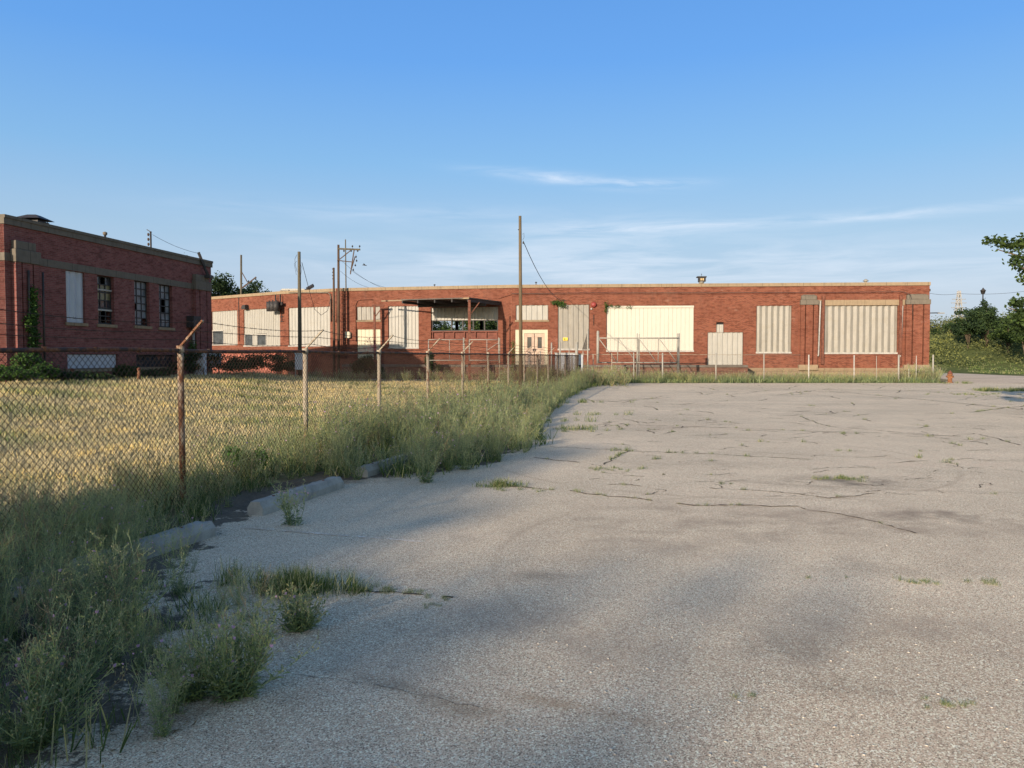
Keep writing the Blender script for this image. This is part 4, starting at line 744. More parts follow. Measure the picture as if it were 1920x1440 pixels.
def pil_l(x0, x1, pr=.22):
    u0 = onl(x0)[0]; u1 = onl(x1)[0]; w = u1-u0; mb = MB(); zt = zB0; u = u0
    for k, ww in enumerate((.24, .42, .22)): mb.box(u, u+w*ww, -pr, .0-.002, .3, zt); u += w*(ww+.06)
    p = mb.build('pilaster', BRICK2, b1, ML); mb = MB(); mb.box(u0-.05, u1+.08, -pr-.06, -.002, zt-.02, zt+.58); mb.box(u0+.02, u1-.12, -pr-.01, -.002, zt+.58, zt+.95); mb.build('stone_cap', STONEG, p, ML, bev=.03); mb = MB(); mb.box(u0-.05, u1+.05, -pr-.06, -.002, .2, .86); mb.build('stone_base', STONE, p, ML)
def u_at(px): return onl(px, .22)[0]
ua = u_at(32); ub = u_at(75); mbw = ub-ua
def pil_u(u0, u1, pr=.22):
    w = u1-u0; mb = MB(); zt = zB0; u = u0
    for k, ww in enumerate((.24, .42, .22)): mb.box(u, u+w*ww, -pr, -.002, .3, zt); u += w*(ww+.06)
    p = mb.build('pilaster', BRICK2, b1, ML); mb = MB(); mb.box(u0-.05, u1+.08, -pr-.06, -.002, zt-.02, zt+.50); mb.box(u0+.02, u1-.12, -pr-.01, -.002, zt+.50, zt+.84); mb.build('stone_cap', STONEG, p, ML, bev=.03); mb = MB(); mb.box(u0-.05, u1+.05, -pr-.06, -.002, .2, .86); mb.build('stone_base', STONE, p, ML)
pil_u(ua, ub); pil_u(u_at(368), min(u_at(395), LL-.05))
def lwin(r, kind, lab):
    u0, u1, z0, z1 = r
    if kind == 'sheet':
        mb = MB(); ribs(mb, u0+.01, u1-.01, z0+.01, z1-.01, y=.1, pitch=.36, dep=.05, kind='wave', seed=9); w = mb.build('boarded_window', SHEETB, b1, ML)
    elif kind == 'board':
        mb = MB(); mb.box(u0+.02, u1-.02, .08, .1, z0+.02, z1-.02); w = mb.build('boarded_window', SHEETB, b1, ML)
    else:
        nc, nr = (3, 6) if kind != 'base' else (7, 2); mb = MB()
        for k in range(nc+1): u = u0+(u1-u0-.05)*k/nc; mb.box(u, u+.05, .17, .22, z0, z1)
        for k in range(nr+1):
            z = z0+(z1-z0-.05)*k/nr; mb.box(u0, u1, .165, .225, z, z+(.05 if k % 2 else .07))
        
        w = mb.build('window', IRON, b1, ML); r_ = random.Random(int(u0*10)); mats = [GLASSG, GLASS, GLASSY]; gm = MB()
        for a in range(nc):
            for b in range(nr):
                ga, gb = u0+(u1-u0)*a/nc, u0+(u1-u0)*(a+1)/nc; ha, hb = z0+(z1-z0)*b/nr, z0+(z1-z0)*(b+1)/nr
                if kind == 'broken': mi = None if b in (0, 1) and a > 0 or (b == 5 and a == 1) else (2 if b in (3, 4) else 1)
                elif kind == 'hole': mi = None if (a == 0 and b == 2) or (a == 2 and b == 0) else 0
                elif kind == 'dark': mi = None if (a == 1 and b in (2, 3)) else 0
                else: mi = 1
                if mi is None: continue
                t = r_.uniform(-.01, .01); gm.face([(ga, .2+t, ha), (gb, .2, ha), (gb, .2+t, hb), (ga, .2, hb)], mi)
        gm.build('pane', mats, w, ML)
        if kind == 'broken':
            mb = MB(); mb.box(u0, u1, .12, .16, z0+(z1-z0)*.28, z0+(z1-z0)*.315); w2 = mb.build('crossbar', WHITEP, w, ML); mb = MB(); mb.box(u0, u1, .12, .16, z0+(z1-z0)*.70, z0+(z1-z0)*.73); mb.build('crossbar', WHITEP, w, ML)
            mb = MB(); cu, cz = u0+(u1-u0)*.42, z0+(z1-z0)*.42; mb.face([(cu+.26*math.cos(t)*(1+.15*math.sin(3*t)), .215, cz+.34*math.sin(t)) for t in np.linspace(0, 2*math.pi, 14, endpoint=False)][::-1]); mb.build('pane_remnant', WHITEP, w, ML)
        mb = MB(); mb.box(u0-.1, u1+.1, .9, .95, z0-.2, z1+.2); mb.build('dark_backing', DARK, w, ML)  # near-black sheet stands in for the unlit room behind the panes
    w['label'] = lab; mb = MB(); mb.box(u0-.1, u1+.12, -.06, .1, z0-.14, z0-.003); mb.build('sill', STONE, w, ML)
lwin(HL[0], 'sheet', 'tall window covered by rippled blue grey sheet'); lwin(HL[1], 'broken', 'tall window with broken panes and pale crossbars'); lwin(HL[2], 'hole', 'tall steel window with one broken pane, third from the left'); lwin(HL[3], 'dark', 'tall steel window farthest from the near corner'); lwin(HL[4], 'board', 'low basement window covered by a pale board'); lwin(HL[5], 'base', 'low dark basement window')
u, Y = onl(356); mb = MB(); mb.box(u-.35, u+.35, -.45, -.002, zy(614, Y), zy(593, Y)); mb.build('meter_box', IRON, b1, ML); mb = MB(); mb.tube([(u, -.2, zy(614, Y)), (u, -.2, .7)], .07, 8); mb.build('conduit', SHEETG, b1, ML)
for px in (42, 69):
    u, Y = onl(px); mb = MB(); mb.tube([(u+.05, -.28, zB0-.3), (u+.05, -.28, 1.0)], .045, 6); mb.build('downpipe', IRON, b1, ML)
def roofl(name, label, cat, px, into, base=ZL-.72): u, Y = onl(px); p = ML @ Vector((u, into, 0)); return thing(name, label, cat, (p.x, p.y, base))
P = at(68, 600, 36.5); t = thing('roof_ventilator', 'dark wide roof ventilator cap at the near end of the dark brick building', 'roof vent', (P.x, P.y, ZL-.36))
mb = MB(); mb.box(-.45, .45, -.45, .45, -.34, 1.17); mb.build('shaft', IRON, t); mb = MB(); s = .62; z0 = 1.25
mb.f += []; i = len(mb.v); mb.v += [(-s, -s, z0), (s, -s, z0), (s, s, z0), (-s, s, z0), (-.2, -.2, z0+.22), (.2, -.2, z0+.22), (.2, .2, z0+.22), (-.2, .2, z0+.22)]
for f in ((3, 2, 1, 0), (4, 5, 6, 7), (0, 1, 5, 4), (1, 2, 6, 5), (2, 3, 7, 6), (3, 0, 4, 7)): mb.f.append(tuple(i+k for k in f)); mb.m.append(0); mb.sm.append(False)
for a in (-.4, .4):
    for b in (-.4, .4): mb.tube([(a, b, 1.15), (a, b, 1.27)], .02, 5)
mb.build('cap', IRON, t)
P = at(200, 600, 38.5); t = thing('vent_stack', 'slim round vent stack with a cap over the dark brick parapet', 'roof vent', (P.x, P.y, ZL-.72)); mb = MB(); mb.tube([(0, 0, 0), (0, 0, 1.25)], .055, 8); mb.build('pipe', IRON, t); mb = MB(); mb.lathe([(.06, 1.2), (.10, 1.24), (.11, 1.34), (.03, 1.38)], n=10); mb.build('cap', STONEG, t)
P = at(283.5, 600, 41.5); t = thing('insulator_mast', 'short dark mast with stacked insulators on the dark brick building roof', 'mast', (P.x, P.y, ZL-.72)); zt = zy(434, 41.5)-(ZL-.72); mb = MB(); mb.tube([(.05, 0, 0), (.05, 0, zt)], .05, 6); bar(mb, (-.15, 0, zt+.1), (.1, 0, zt-.05), .04, .04); mb.build('pole', IRON, t)
for k in range(3): mb = MB(); mb.lathe([(.02, zt-.25-k*.26), (.055, zt-.2-k*.26), (.055, zt-.12-k*.26), (.02, zt-.08-k*.26)], -.08, 0, 8); mb.tube([(-.08, 0, zt-.16-k*.26), (.05, 0, zt-.16-k*.26)], .012, 4); mb.build('insulator', WOODD, t)
u, Y = onl(384); t = thing('leaning_strut', 'dark leaning timber strut at the far corner of the dark brick building', 'timber', (0, 0, 0)); p0 = at(390, 517, Y-.3); p1 = at(372, 473, Y-.6); mb = MB(); bar(mb, p0, p1, .16, .12); mb.build('beam', IRON, t); mb = MB(); mb.box(p0.x-.15, p0.x+.15, p0.y-.12, p0.y+.4, p0.z-.12, p0.z+.05); mb.build('bracket', IRON, t)
WIRES = []
def wirething(label, pts, r=.012, sag=0, name='cable'):
    P = [Vector(p) for p in pts]; L = []
    for a, b in zip(P, P[1:]):
        for k in range(12): t = k/12; q = a.lerp(b, t); q.z -= sag*4*t*(1-t); L.append(q)
    L.append(P[-1]); mb = MB(); mb.tube(L, r, 5); o = mb.build(name, WIREM); tag(o, label, 'cable'); return o
wirething('thin wire from the insulator mast to the leaning strut', [at(286, 440, 41.5), at(372, 475, Y-.6)], .01, .12)
for k, (px, py, lab) in enumerate([(135, 716, 'rusty short post left of the low pale basement board'), (260, 714, 'rusty short post below the dark basement window')]):
    p = gnd(px, py, .62); t = thing('bollard', lab, 'bollard', (p.x, p.y, .5), group='rusty bollards in the lawn'); mb = MB(); mb.tube([(0, 0, 0), (.02, 0, .62)], [.075, .07], 10); mb.build('pipe', POSTR, t); mb = MB(); mb.lathe([(.08, .60), (.085, .66), (.03, .7)], .02, 0, 10); mb.build('cap', BROWNS, t)
for (px, w, h, Yd, lab, m) in [(375, .55, 1.35, 41.5, 'pale electrical cabinet at the far corner of the dark brick building', SHEETB), (404, .55, .75, 44.5, 'small grey cabinet on legs right of the pale electrical cabinet', SHEETB), (562, .5, 1.5, 47.0, 'pale cabinet in front of the grey utility pole', SHEETB)]:
    p = at(px, 660, Yd); zb = float(terrain(p.x, p.y)); top = EYE+.2; t = thing('electrical_cabinet', lab, 'cabinet', (p.x, p.y, zb)); h = top-zb; mb = MB(); mb.box(-w/2, w/2, -.2, .2, h*.35 if px != 375 else .05, h-.05); mb.build('cabinet_body', m, t, bev=.02); mb = MB(); mb.box(-w/2-.03, w/2+.03, -.23, .23, h-.05, h); mb.build('lid', m, t)
    mb = MB(); mb.box(-w/2, -w/2+.06, -.2, -.14, 0, h*.35); mb.build('leg', SHEETG, t); mb = MB(); mb.box(w/2-.06, w/2, -.2, -.14, 0, h*.35); mb.build('leg', SHEETG, t)
# ------------------------------------------------------------------ poles
def pole(name, label, px, ytop, Y, r, mat, lean=0, base=0.0, extra=None):
    p = at(px, 640, Y); h = zy(ytop, Y)-base; t = thing(name, label, 'utility pole', (p.x, p.y, base)); mb = MB(); mb.tube([(0, 0, -.2), (lean*h*.5, 0, h*.5), (lean*h, 0, h)], [r*1.15, r, r*.82], 12); mb.build('shaft', mat, t)
    if extra: extra(t, h)
    return t
def ex_main(t, h):
    mb = MB(); mb.tube([(-.07, -.03, h-.6), (-.14, -.03, h-.6)], .02, 6); mb.tube([(.06, 0, h-.8), (.12, 0, h-.74), (.13, 0, h-.93), (.07, 0, h-1.05)], .008, 5); mb.lathe([(.01, h-1.22), (.035, h-1.2), (.035, h-1.14), (.01, h-1.12)], .10, 0, 8); mb.tube([(.05, 0, h-1.18), (.10, 0, h-1.18)], .009, 5); mb.build('hook', IRON, t)
pm_ = pole('utility_pole', 'tall bare wooden pole standing right of the canopy', 977, 405, 34, .078, WOOD, -.006, 0, ex_main)
wirething('service cable from the tall bare pole down to the brick wall', [at(981, 452, 34), at(1066, 562, 56.9)], .016, .9)
def ex_2(t, h):
    mb = MB(); 
    mb.tube([(-.1, -.1, h-.2), (-.24, -.1, h-.5), (-.2, -.1, h-.9), (-.1, -.1, h-1.3)], .012, 5); mb.tube([(-.1, -.1, h-.6), (-.28, -.1, h-.8), (-.15, -.1, h-1.5)], .01, 5); mb.tube([(.1, -.1, h-.7), (.22, -.1, h-1.1), (.12, -.1, h-1.6)], .01, 5); mb.build('loose_wire', WIREM, t)
pole('utility_pole', 'grey wooden pole in front of the wide boarded window', 562, 472, 50, .115, WOODG, .002, 0, ex_2)
a = at(566, 492, 50); wirething('slack cable looping from the grey pole to the wall conduit', [a, at(583, 556, 55), at(590, 580, 57.5), at(602, 591, 59), at(614, 583, 60), at(620, 560, 60.3)], .018, .0)
def ex_3(t, h):
    mb = MB(); bar(mb, (0.05, 0, h-1.3), (.65, 0, h-2.4), .06, .06); bar(mb, (.25, -.1, h-2.9), (1.45, 0, h-1.95), .1, .1); bar(mb, (.05, .1, h-3.0), (.25, -.1, h-2.9), .06, .06); mb.build('brace', WOODD, t)
pole('utility_pole', 'weathered pole with a drooping brace behind the left roofline', 451.5, 478, 68.5, .10, WOODG, .012, 0, ex_3)
def ex_H(t, h):
    mb = MB(); bar(mb, (.05, -.12, h-.32), (1.75, -.12, h-.38), .10, .12); mb.build('crossarm', WOODG, t)
    mb = MB(); bar(mb, (0, -.1, h-1.25), (1.0, -.1, h-.45), .06, .06); bar(mb, (0, -.1, h-1.2), (1.15, -.1, h-1.32), .06, .06); bar(mb, (1.28, -.1, h-.4), (.98, -.1, h-2.25), .07, .07); bar(mb, (1.35, -.1, h-.9), (.98, -.1, h-2.1), .10, .06); mb.build('brace', WOODD, t)
    for x, z in ((.5, h-.55), (1.05, h-.55), (1.55, h-.55), (1.15, h-.2), (1.7, h-.2), (1.42, h-1.0), (1.46, h-1.3), (1.36, h-1.65), (1.2, h-2.0)):
        mb = MB(); mb.lathe([(.02, z), (.065, z+.04), (.055, z+.12), (.02, z+.15)], x, -.1, 8); mb.tube([(x, -.1, z+.02), (x, -.1, z+.25 if z < h-.3 else z-.12)], .012, 4); mb.build('insulator', IRON, t)
pole('utility_pole', 'dark pole with a crossarm and hanging insulators above the wall ladder', 634.5, 459, 59.0, .10, WOODD, .006, 0, ex_H)
def ex_4(t, h):
    for k in range(4): mb = MB(); mb.lathe([(.03, h-.15-k*.25), (.11, h-.1-k*.25), (.03, h-.02-k*.25)], 0, 0, 8); mb.build('insulator', IRON, t)
pole('utility_pole', 'short dark pole with stacked insulators left of the crossarm pole', 626, 502, 59.0, .09, WOODD, .004, 0, ex_4)
pole('mast', 'thin tall mast rising beside the crossarm pole', 650, 449, 60.6, .05, WOODG, -.003)
for o in C.objects:
    if o.name.startswith('mast'): o['category'] = 'mast'
wirething('faint upper wire running right from the crossarm pole', [at(640, 488, 59), at(720, 541, 61)], .010, .25); wirething('faint lower wire running right from the crossarm pole', [at(638, 508, 59), at(705, 541, 61)], .010, .3); wirething('faint wire from the hanging insulators to the roof edge', [at(660, 508, 59), at(735, 541, 61.5)], .010, .25)
# bird
t = thing('bird', 'small dark bird gliding right of the crossarm pole', 'bird', at(683, 497, 58)); mb = MB(); mb.tube([(-.16, 0, 0), (-.08, 0, .01), (0, 0, 0), (.1, 0, -.02), (.2, 0, -.04)], [.008, .03, .04, .03, .012], 8); bd = mb.build('body', IRON, t)
mb = MB(); mb.face([(-.05, 0, .02), (.07, 0, .02), (.02, -.22, .10), (-.01, -.3, .07)]); mb.face([(.07, 0, .024), (-.05, 0, .024), (-.01, .3, .07), (.02, .22, .10)]); mb.build('wing', IRON, t)
# ------------------------------------------------------------------ chain link fences
def chainlink(name, parent, L, z0, z1, mat, M, D=.0725, r=.0027, sag=.012):
    """every wire of the fabric as a thin three-sided tube"""
    nw = int(L/(D/2)); ns = int((z1-z0)/(D/2)); rr = np.random.default_rng(3); k = np.arange(nw)[:, None]; s = np.arange(ns+1)[None, :]
    u = (k+((s+k) % 2))*D/2; z = z1-s*D/2+0*k; yb = .02*np.sin(u*1.3)+.012*np.sin(z*5+u*.7); zz = z+sag*np.sin(u*2.1)*((z1-z)/(z1-z0)); P = np.stack([u+0*z, yb, zz], -1)
    a = P[:, :-1].reshape(-1, 3); b = P[:, 1:].reshape(-1, 3); d = b-a; d /= np.linalg.norm(d, axis=1)[:, None]; e1 = np.cross(d, [0, 1, 0]); e2 = np.cross(d, e1); n = len(a); V = []
    for t in (0, 2.094, 4.188): w = (e1*np.cos(t)+e2*np.sin(t))*r; V += [a+w, b+w]
    V = np.stack(V, 1).reshape(-1, 3); i = (np.arange(n)*6)[:, None]; Q = np.concatenate([i+np.array([[0, 2, 3, 1]]), i+np.array([[2, 4, 5, 3]]), i+np.array([[4, 0, 1, 5]])]); me = np_mesh(name, V, Q, np.zeros(len(Q)), mat)
    return link(name, me, parent, M)
SP = 3.05; FD = math.atan2(1, FS); cF = math.cos(FD); sF = math.sin(FD)
def fpt(n): return Vector((FX0+SP*n*cF, FY0+SP*n*sF, 0))
FH = 1.775; N0, N1 = -3, 13
fo = fpt(N0); MFc = Matrix.Translation(fo) @ Matrix.Rotation(FD, 4, 'Z'); fen = thing('chain_link_fence', 'long rusty chain link fence with barbed wire arms running away beside the lot', 'fence', fo, FD)
WM[fen.name] = MFc.copy(); FLn = SP*(N1-N0)
out_ = -1                                            # local -y is the lot side
frr = random.Random(5); arms = {}
for k in range(N1-N0+1):
    n = N0+k; u = SP*k; near = n <= 0; mt = POSTR if n <= 0 else POSTG; z0 = -.2; r = .034 if n != 1 else .037; lean = frr.uniform(-.015, .015)
    mb = MB(); mb.tube([(u-lean, .05, z0), (u, .05, FH+.01)], r, 12); mb.tube([(u, .05, FH-.03), (u, .05, FH+.045)], r+.010, 12); p = mb.build('post', mt, fen)
    if n <= 9 and n != 5:
        a = Vector((u, .05, FH+.03)); b = Vector((u+.0+frr.uniform(-.03, .03), -.24, FH+.325)); mb = MB(); bar(mb, a, b, .035, .022); mb.build('barb_arm', POSTG if n > 0 else POSTR, p); arms[n] = (a, b)
mb = MB(); P = [(u, .05+.006*math.sin(u), FH-.012+.008*math.sin(u*1.7)-.03*math.exp(-((u-SP*1.5)/2)**2)) for u in np.linspace(0, FLn, 90)]; mb.tube(P, .021, 10)
for u in np.arange(.4, FLn, .62): mb.tube([(u, .05, FH-.036), (u+.004, .05, FH+.012)], .023, 8)
mb.build('top_rail', RAIL, fen)
chainlink('chain_link_mesh', fen, FLn, .04, FH-.03, MESHW, MFc)
mb = MB(); strands = []
for j, f in enumerate((.96, .62, .28)):
    P = []
    ks = sorted(arms)
    for a_, b_ in zip(ks, ks[1:]):
        A0 = arms[a_][0].lerp(arms[a_][1], f); B0 = arms[b_][0].lerp(arms[b_][1], f); sg = frr.uniform(.015, .07)
        for q in range(10): t = q/10; v = A0.lerp(B0, t); v.z -= sg*4*t*(1-t); P.append(v)
        for q in range(1, 24):
            t = q/24+frr.uniform(-.004, .004); v = A0.lerp(B0, t); v.z -= sg*4*t*(1-t); mb.tube([v+Vector((0, .010, .014)), v-Vector((0, .010, .014))], .0014, 3, cap=False); mb.tube([v+Vector((.006, -.012, .010)), v-Vector((.006, -.012, .010))], .0014, 3, cap=False)
    P.append(B0); mb.tube(P, .0042, 4)
mb.build('barbed_wire', MESHW, fen)
# transverse fence at the far edge of the lot
TY = 49.6; tx0 = at(1080, 700, TY).x; tx1 = at(1750, 700, TY).x; tf = thing('low_chain_fence', 'pale chain link fence along the far edge of the lot in front of the warehouse', 'fence', (tx0, TY, 0))
TH = zy(664.5, TY)
for (px, r, mat, top) in [(1112, .03, POSTG, 664), (1147, .03, POSTG, 662), (1188, .035, POSTS, 661), (1242, .05, POSTS, 661.5), (1342, .045, POSTS, 661.5), (1432, .035, POSTS, 663), (1516, .045, WHITEP, 665), (1601, .04, WHITEP, 666), (1643, .018, POSTS, 667), (1684.5, .055, POSTS, 665), (1704, .025, POSTS, 691), (1717.5, .022, WHITEP, 667), (1749, .05, POSTS, 665)]:
    p = at(px, 700, TY); mb = MB(); mb.tube([(p.x-tx0+.02, 0, -.1), (p.x-tx0, 0, zy(top, TY))], r, 8); mb.build('post', mat, tf)
mb = MB(); mb.tube([(0, 0, TH), (at(1500, 700, TY).x-tx0, 0, TH-.03)], .014, 6); mb.build('top_rail', POSTG, tf)
mb = MB(); mb.tube([(0, -.03, .72), (tx1-tx0, -.03, .70)], .006, 5); mb.build('tension_wire', IRON, tf); chainlink('chain_link_mesh', tf, at(1500, 700, TY).x-tx0, .05, TH, MESHG, WM[tf.name], r=.0012)
# sliding truss gate
GY_ = 51.0; gx = lambda px: at(px, 650, GY_).x
sl = thing('sliding_gate', 'pale truss framed sliding gate in front of the very wide cream panel', 'gate', (gx(1120), GY_, 0)); zt, zb = zy(634, GY_), zy(680, GY_); X = lambda px: gx(px)-gx(1120)
mb = MB(); mb.tube([(X(1120), 0, zt), (X(1273), 0, zt)], .045, 6); mb.tube([(X(1120), 0, zb), (X(1272), 0, zb)], .04, 6)
for px in (1158, 1196, 1234, 1271): mb.tube([(X(px), 0, zb), (X(px)+.02, 0, zt)], .035, 6)
for a, b in ((1122, 1157), (1159, 1194), (1197, 1232), (1235, 1270)): mb.tube([(X(a), -.02, zt), (X(b), -.02, zb)], .028, 6)
mb.build('frame', POSTS, sl); mb = MB(); mb.tube([(X(1121), 0, zb-.05), (X(1121), 0, zy(622, GY_))], .09, 10); mb.lathe([(.09, zy(622, GY_)), (.06, zy(620.5, GY_)), (.02, zy(620, GY_))], X(1121), 0, 10); mb.build('end_post', POSTS, sl)
for px, tp, r in ((1195, 625, .035), (1199, 626, .03), (1272.5, 625, .09)): mb = MB(); mb.tube([(X(px), .1, 0), (X(px), .1, zy(tp, GY_))], r, 8); mb.build('guide_post', POSTS, sl)
chainlink('chain_link_mesh', sl, X(1272), zb, zt, MESHG, WM[sl.name], r=.001)
# leaf gates in front of the loading bay
for (x0, x1, lab, brace) in [(803.5, 869, 'left pipe framed gate leaf below the canopy', False), (880, 935, 'right pipe framed gate leaf below the canopy', True)]:
    Yg = 52.5; gx2 = lambda px: at(px, 650, Yg).x; t = thing('gate_leaf', lab, 'gate', (gx2(x0), Yg, 0), group='pipe framed gate leaves'); zt2, zb2 = zy(637, Yg), zy(675.5, Yg); w = gx2(x1)-gx2(x0); mb = MB()
    mb.tube([(0, 0, zb2), (w, 0, zb2)], .03, 6); mb.tube([(0, 0, zt2), (w, 0, zt2)], .03, 6); mb.tube([(0, 0, zb2), (0, 0, zt2)], .03, 6); mb.tube([(w, 0, zb2), (w, 0, zt2+.15)], .035, 6); mb.tube([(w*.6, 0, zb2), (w*.6, 0, zt2)], .022, 6)
    if brace: mb.tube([(w*.62, 0, (zb2+zt2)/2), (w, 0, zt2-.2)], .02, 6)
    mb.build('frame', POSTS, t); chainlink('chain_link_mesh', t, w, zb2, zt2, MESHG, WM[t.name], r=.001); mb = MB(); mb.tube([(w+.06, .05, 0), (w+.06, .05, zt2+.1)], .045, 8); mb.build('hinge_post', POSTG, t)
# gate posts cluster where the fences meet
cl_ = thing('gate_posts', 'cluster of pale metal posts where the two fences meet', 'gate', (at(1045, 690, 48).x, 48, 0)); bx_ = at(1045, 690, 48).x
for (px, top, r) in [(1034, 644, .045), (1050, 643, .05), (1067, 652, .03), (1081, 643, .09), (1013, 660, .03), (1102, 618, .045), (992, 672, .03), (1093, 660, .025)]:
    p = at(px, 690, 48); zt_ = zy(top, 48); mb = MB(); mb.tube([(p.x-bx_, 0, 0), (p.x-bx_, 0, zt_)], r, 8); mb.lathe([(r*1.15, zt_), (r*.9, zt_+.04), (r*.3, zt_+.06)], p.x-bx_, 0, 8); mb.build('post', POSTS, cl_)
mb = MB(); p = at(1092, 690, 48); q = at(1102, 690, 48); mb.face([(p.x-bx_, .0, zy(655, 48)), (q.x-bx_, .05, zy(655, 48)), (q.x-bx_, .05, zy(625, 48))]); mb.tube([(p.x-bx_, 0, zy(655, 48)), (q.x-bx_, .05, zy(622, 48))], .02, 5); mb.tube([(p.x-bx_, 0, zy(655, 48)), (q.x-bx_, .05, zy(655, 48))], .02, 5); mb.build('tilted_wing', MESHG, cl_)
for (px, w, top, m, lab, Yc) in [(1060, 1.3, 661, SHEETB, 'grey gate operator cabinet among the pale gate posts', 49.0), (1087, .42, 663, SHEETB, 'small grey control box with dark hinges right of the thick gate post', 48.6)]:
    p = at(px, 690, Yc); t = thing('gate_cabinet', lab, 'cabinet', (p.x, p.y, 0)); h = zy(top, Yc); mb = MB(); mb.box(-w/2, w/2, -.25, .25, .2 if w > 1 else .7, h-.05); mb.build('cabinet_body', m, t, bev=.02); mb = MB(); mb.box(-w/2-.04, w/2+.04, -.29, .29, h-.05, h); mb.build('lid', SHEETG, t); mb = MB(); mb.box(-w/2, -w/2+.1, -.2, .2, 0, .2 if w > 1 else .7); mb.build('leg', IRON, t); mb = MB(); mb.box(w/2-.1, w/2, -.2, .2, 0, .2 if w > 1 else .7); mb.build('leg', IRON, t)
    mb = MB(); mb.box(-.12, .05, -.27, -.253, h*.45, h*.62); mb.build('latch', IRON, t)
# ------------------------------------------------------------------ wheel stops
def wheel_stop(a, b, label, h=.15, w=.20, sunk=0.0):
    A = Vector(a); B = Vector(b); d = B-A; ang = math.atan2(d.y, d.x); L = d.length; t = MB(); n = 24; rr = random.Random(int(L*1000)+int(A.x*100)); prof = [(-w/2, 0), (-w/2, h*.55), (-w*.27, h), (w*.27, h), (w/2, h*.55), (w/2, 0)]; i0 = len(t.v)
    for k in range(n+1):
        u = L*k/n; e = .985 if k in (0, n) else 1
        for (y, z) in prof: t.v.append((u, y*e+rr.uniform(-.005, .004), z*(e if z > 0 else 1)+(rr.uniform(-.008, .002)-(.018 if rr.random() < .05 else 0) if z else 0)-sunk))
    for k in range(n):
        for j in range(5): a_ = i0+k*6+j; t.f.append((a_, a_+6, a_+7, a_+1)); t.m.append(0); t.sm.append(False)
    t.f.append(tuple(i0+j for j in range(6))); t.f.append(tuple(i0+n*6+5-j for j in range(6))); t.m += [0, 0]; t.sm += [False]*2
    M = Matrix.Translation((A.x, A.y, 0)) @ Matrix.Rotation(ang, 4, 'Z'); r = thing('wheel_stop', label, 'wheel stop', (A.x, A.y, 0), ang, 'concrete wheel stops along the weeds'); t.build('block', CONC, r, bev=.005)
    mb = MB()
    for u in (.35, L-.35): mb.tube([(u, 0, h-.004-sunk), (u, 0, h+.003-sunk)], .016, 10)
    mb.build('anchor_pin', BROWNS, r); return r
wheel_stop(g(478, 966)+(0,), g(632, 914)+(0,), 'fully exposed concrete wheel stop in the middle of the three'); wheel_stop(Vector((-3.42, 5.5, 0)), Vector((-2.90, 7.25, 0)), 'nearest concrete wheel stop, half hidden by weeds'); wheel_stop(Vector((-2.12, 10.75, 0)), Vector((-1.6, 12.5, 0)), 'farthest concrete wheel stop, overgrown by weeds')
# rocks and litter
def rock(px, py, r, label, mat, seed=1, name='rock', cat='rock'):
    c = gnd(px, py); rr = random.Random(seed); mb = MB(); mb.lathe([(r*.7, -.01), (r, r*.25), (r*.85, r*.6), (r*.4, r*.85)], 0, 0, 9)
    mb.v = [(v[0]*rr.uniform(.8, 1.2), v[1]*rr.uniform(.8, 1.2), v[2]*rr.uniform(.85, 1.15)) for v in mb.v]; mb.sm = [False]*len(mb.f); o = mb.build(name, mat, M=Matrix.Translation((c.x, c.y, 0))); tag(o, label, cat)
rock(35, 1118, .15, 'grey brown rubble lump at the left edge beside the nearest wheel stop', CONC, 3)
mb = MB(); c = gnd(138, 1385); mb.lathe([(.018, .001), (.019, .004), (.016, .009), (.006, .010)], 0, 0, 14); tag(mb.build('bottle_cap', WHITEP, M=Matrix.Translation((c.x, c.y, .0))), 'small white disc on the soil at the lower left', 'bottle cap')
PEB = simple('pale_pebble', (.45, .42, .37), .3, 9)
mb = MB(); pr = random.Random(8)
for k in range(420):
    px = pr.uniform(150, 1920); py = pr.uniform(900, 1440); c = gnd(px, py)
    if c.x < edge_x(c.y)-.3: continue
    r = pr.uniform(.002, .006); M = Matrix.Translation((c.x, c.y, r*.5)) @ Matrix.Rotation(pr.uniform(0, 6), 4, 'Z'); mb.box(-r, r, -r*.7, r*.7, -r*.5, r*.5, 0, M)
tag(mb.build('loose_gravel', PEB), 'tiny pale loose stones on the asphalt', 'gravel', kind='stuff')
# hydrant
p = gnd(1786, 718); t = thing('fire_hydrant', 'rusty orange fire hydrant at the right corner of the lot', 'fire hydrant', (p.x, p.y+.3, 0)); HY = simple('hydrant_orange_paint', (.20, .085, .038), .4, 6)
mb = MB(); mb.lathe([(.19, 0), (.19, .05), (.13, .06), (.13, .48), (.16, .5), (.16, .55)], n=14); hb = mb.build('barrel', HY, t); mb = MB(); mb.lathe([(.15, .55), (.14, .66), (.08, .73), (.03, .76), (.03, .80)], n=14); mb.build('bonnet', BROWNS, t)
mb = MB(); mb.tube([(-.22, 0, .4), (.22, 0, .4)], .065, 10); mb.tube([(0, 0, .36), (0, -.2, .36)], .075, 10); mb.build('outlet', HY, t)
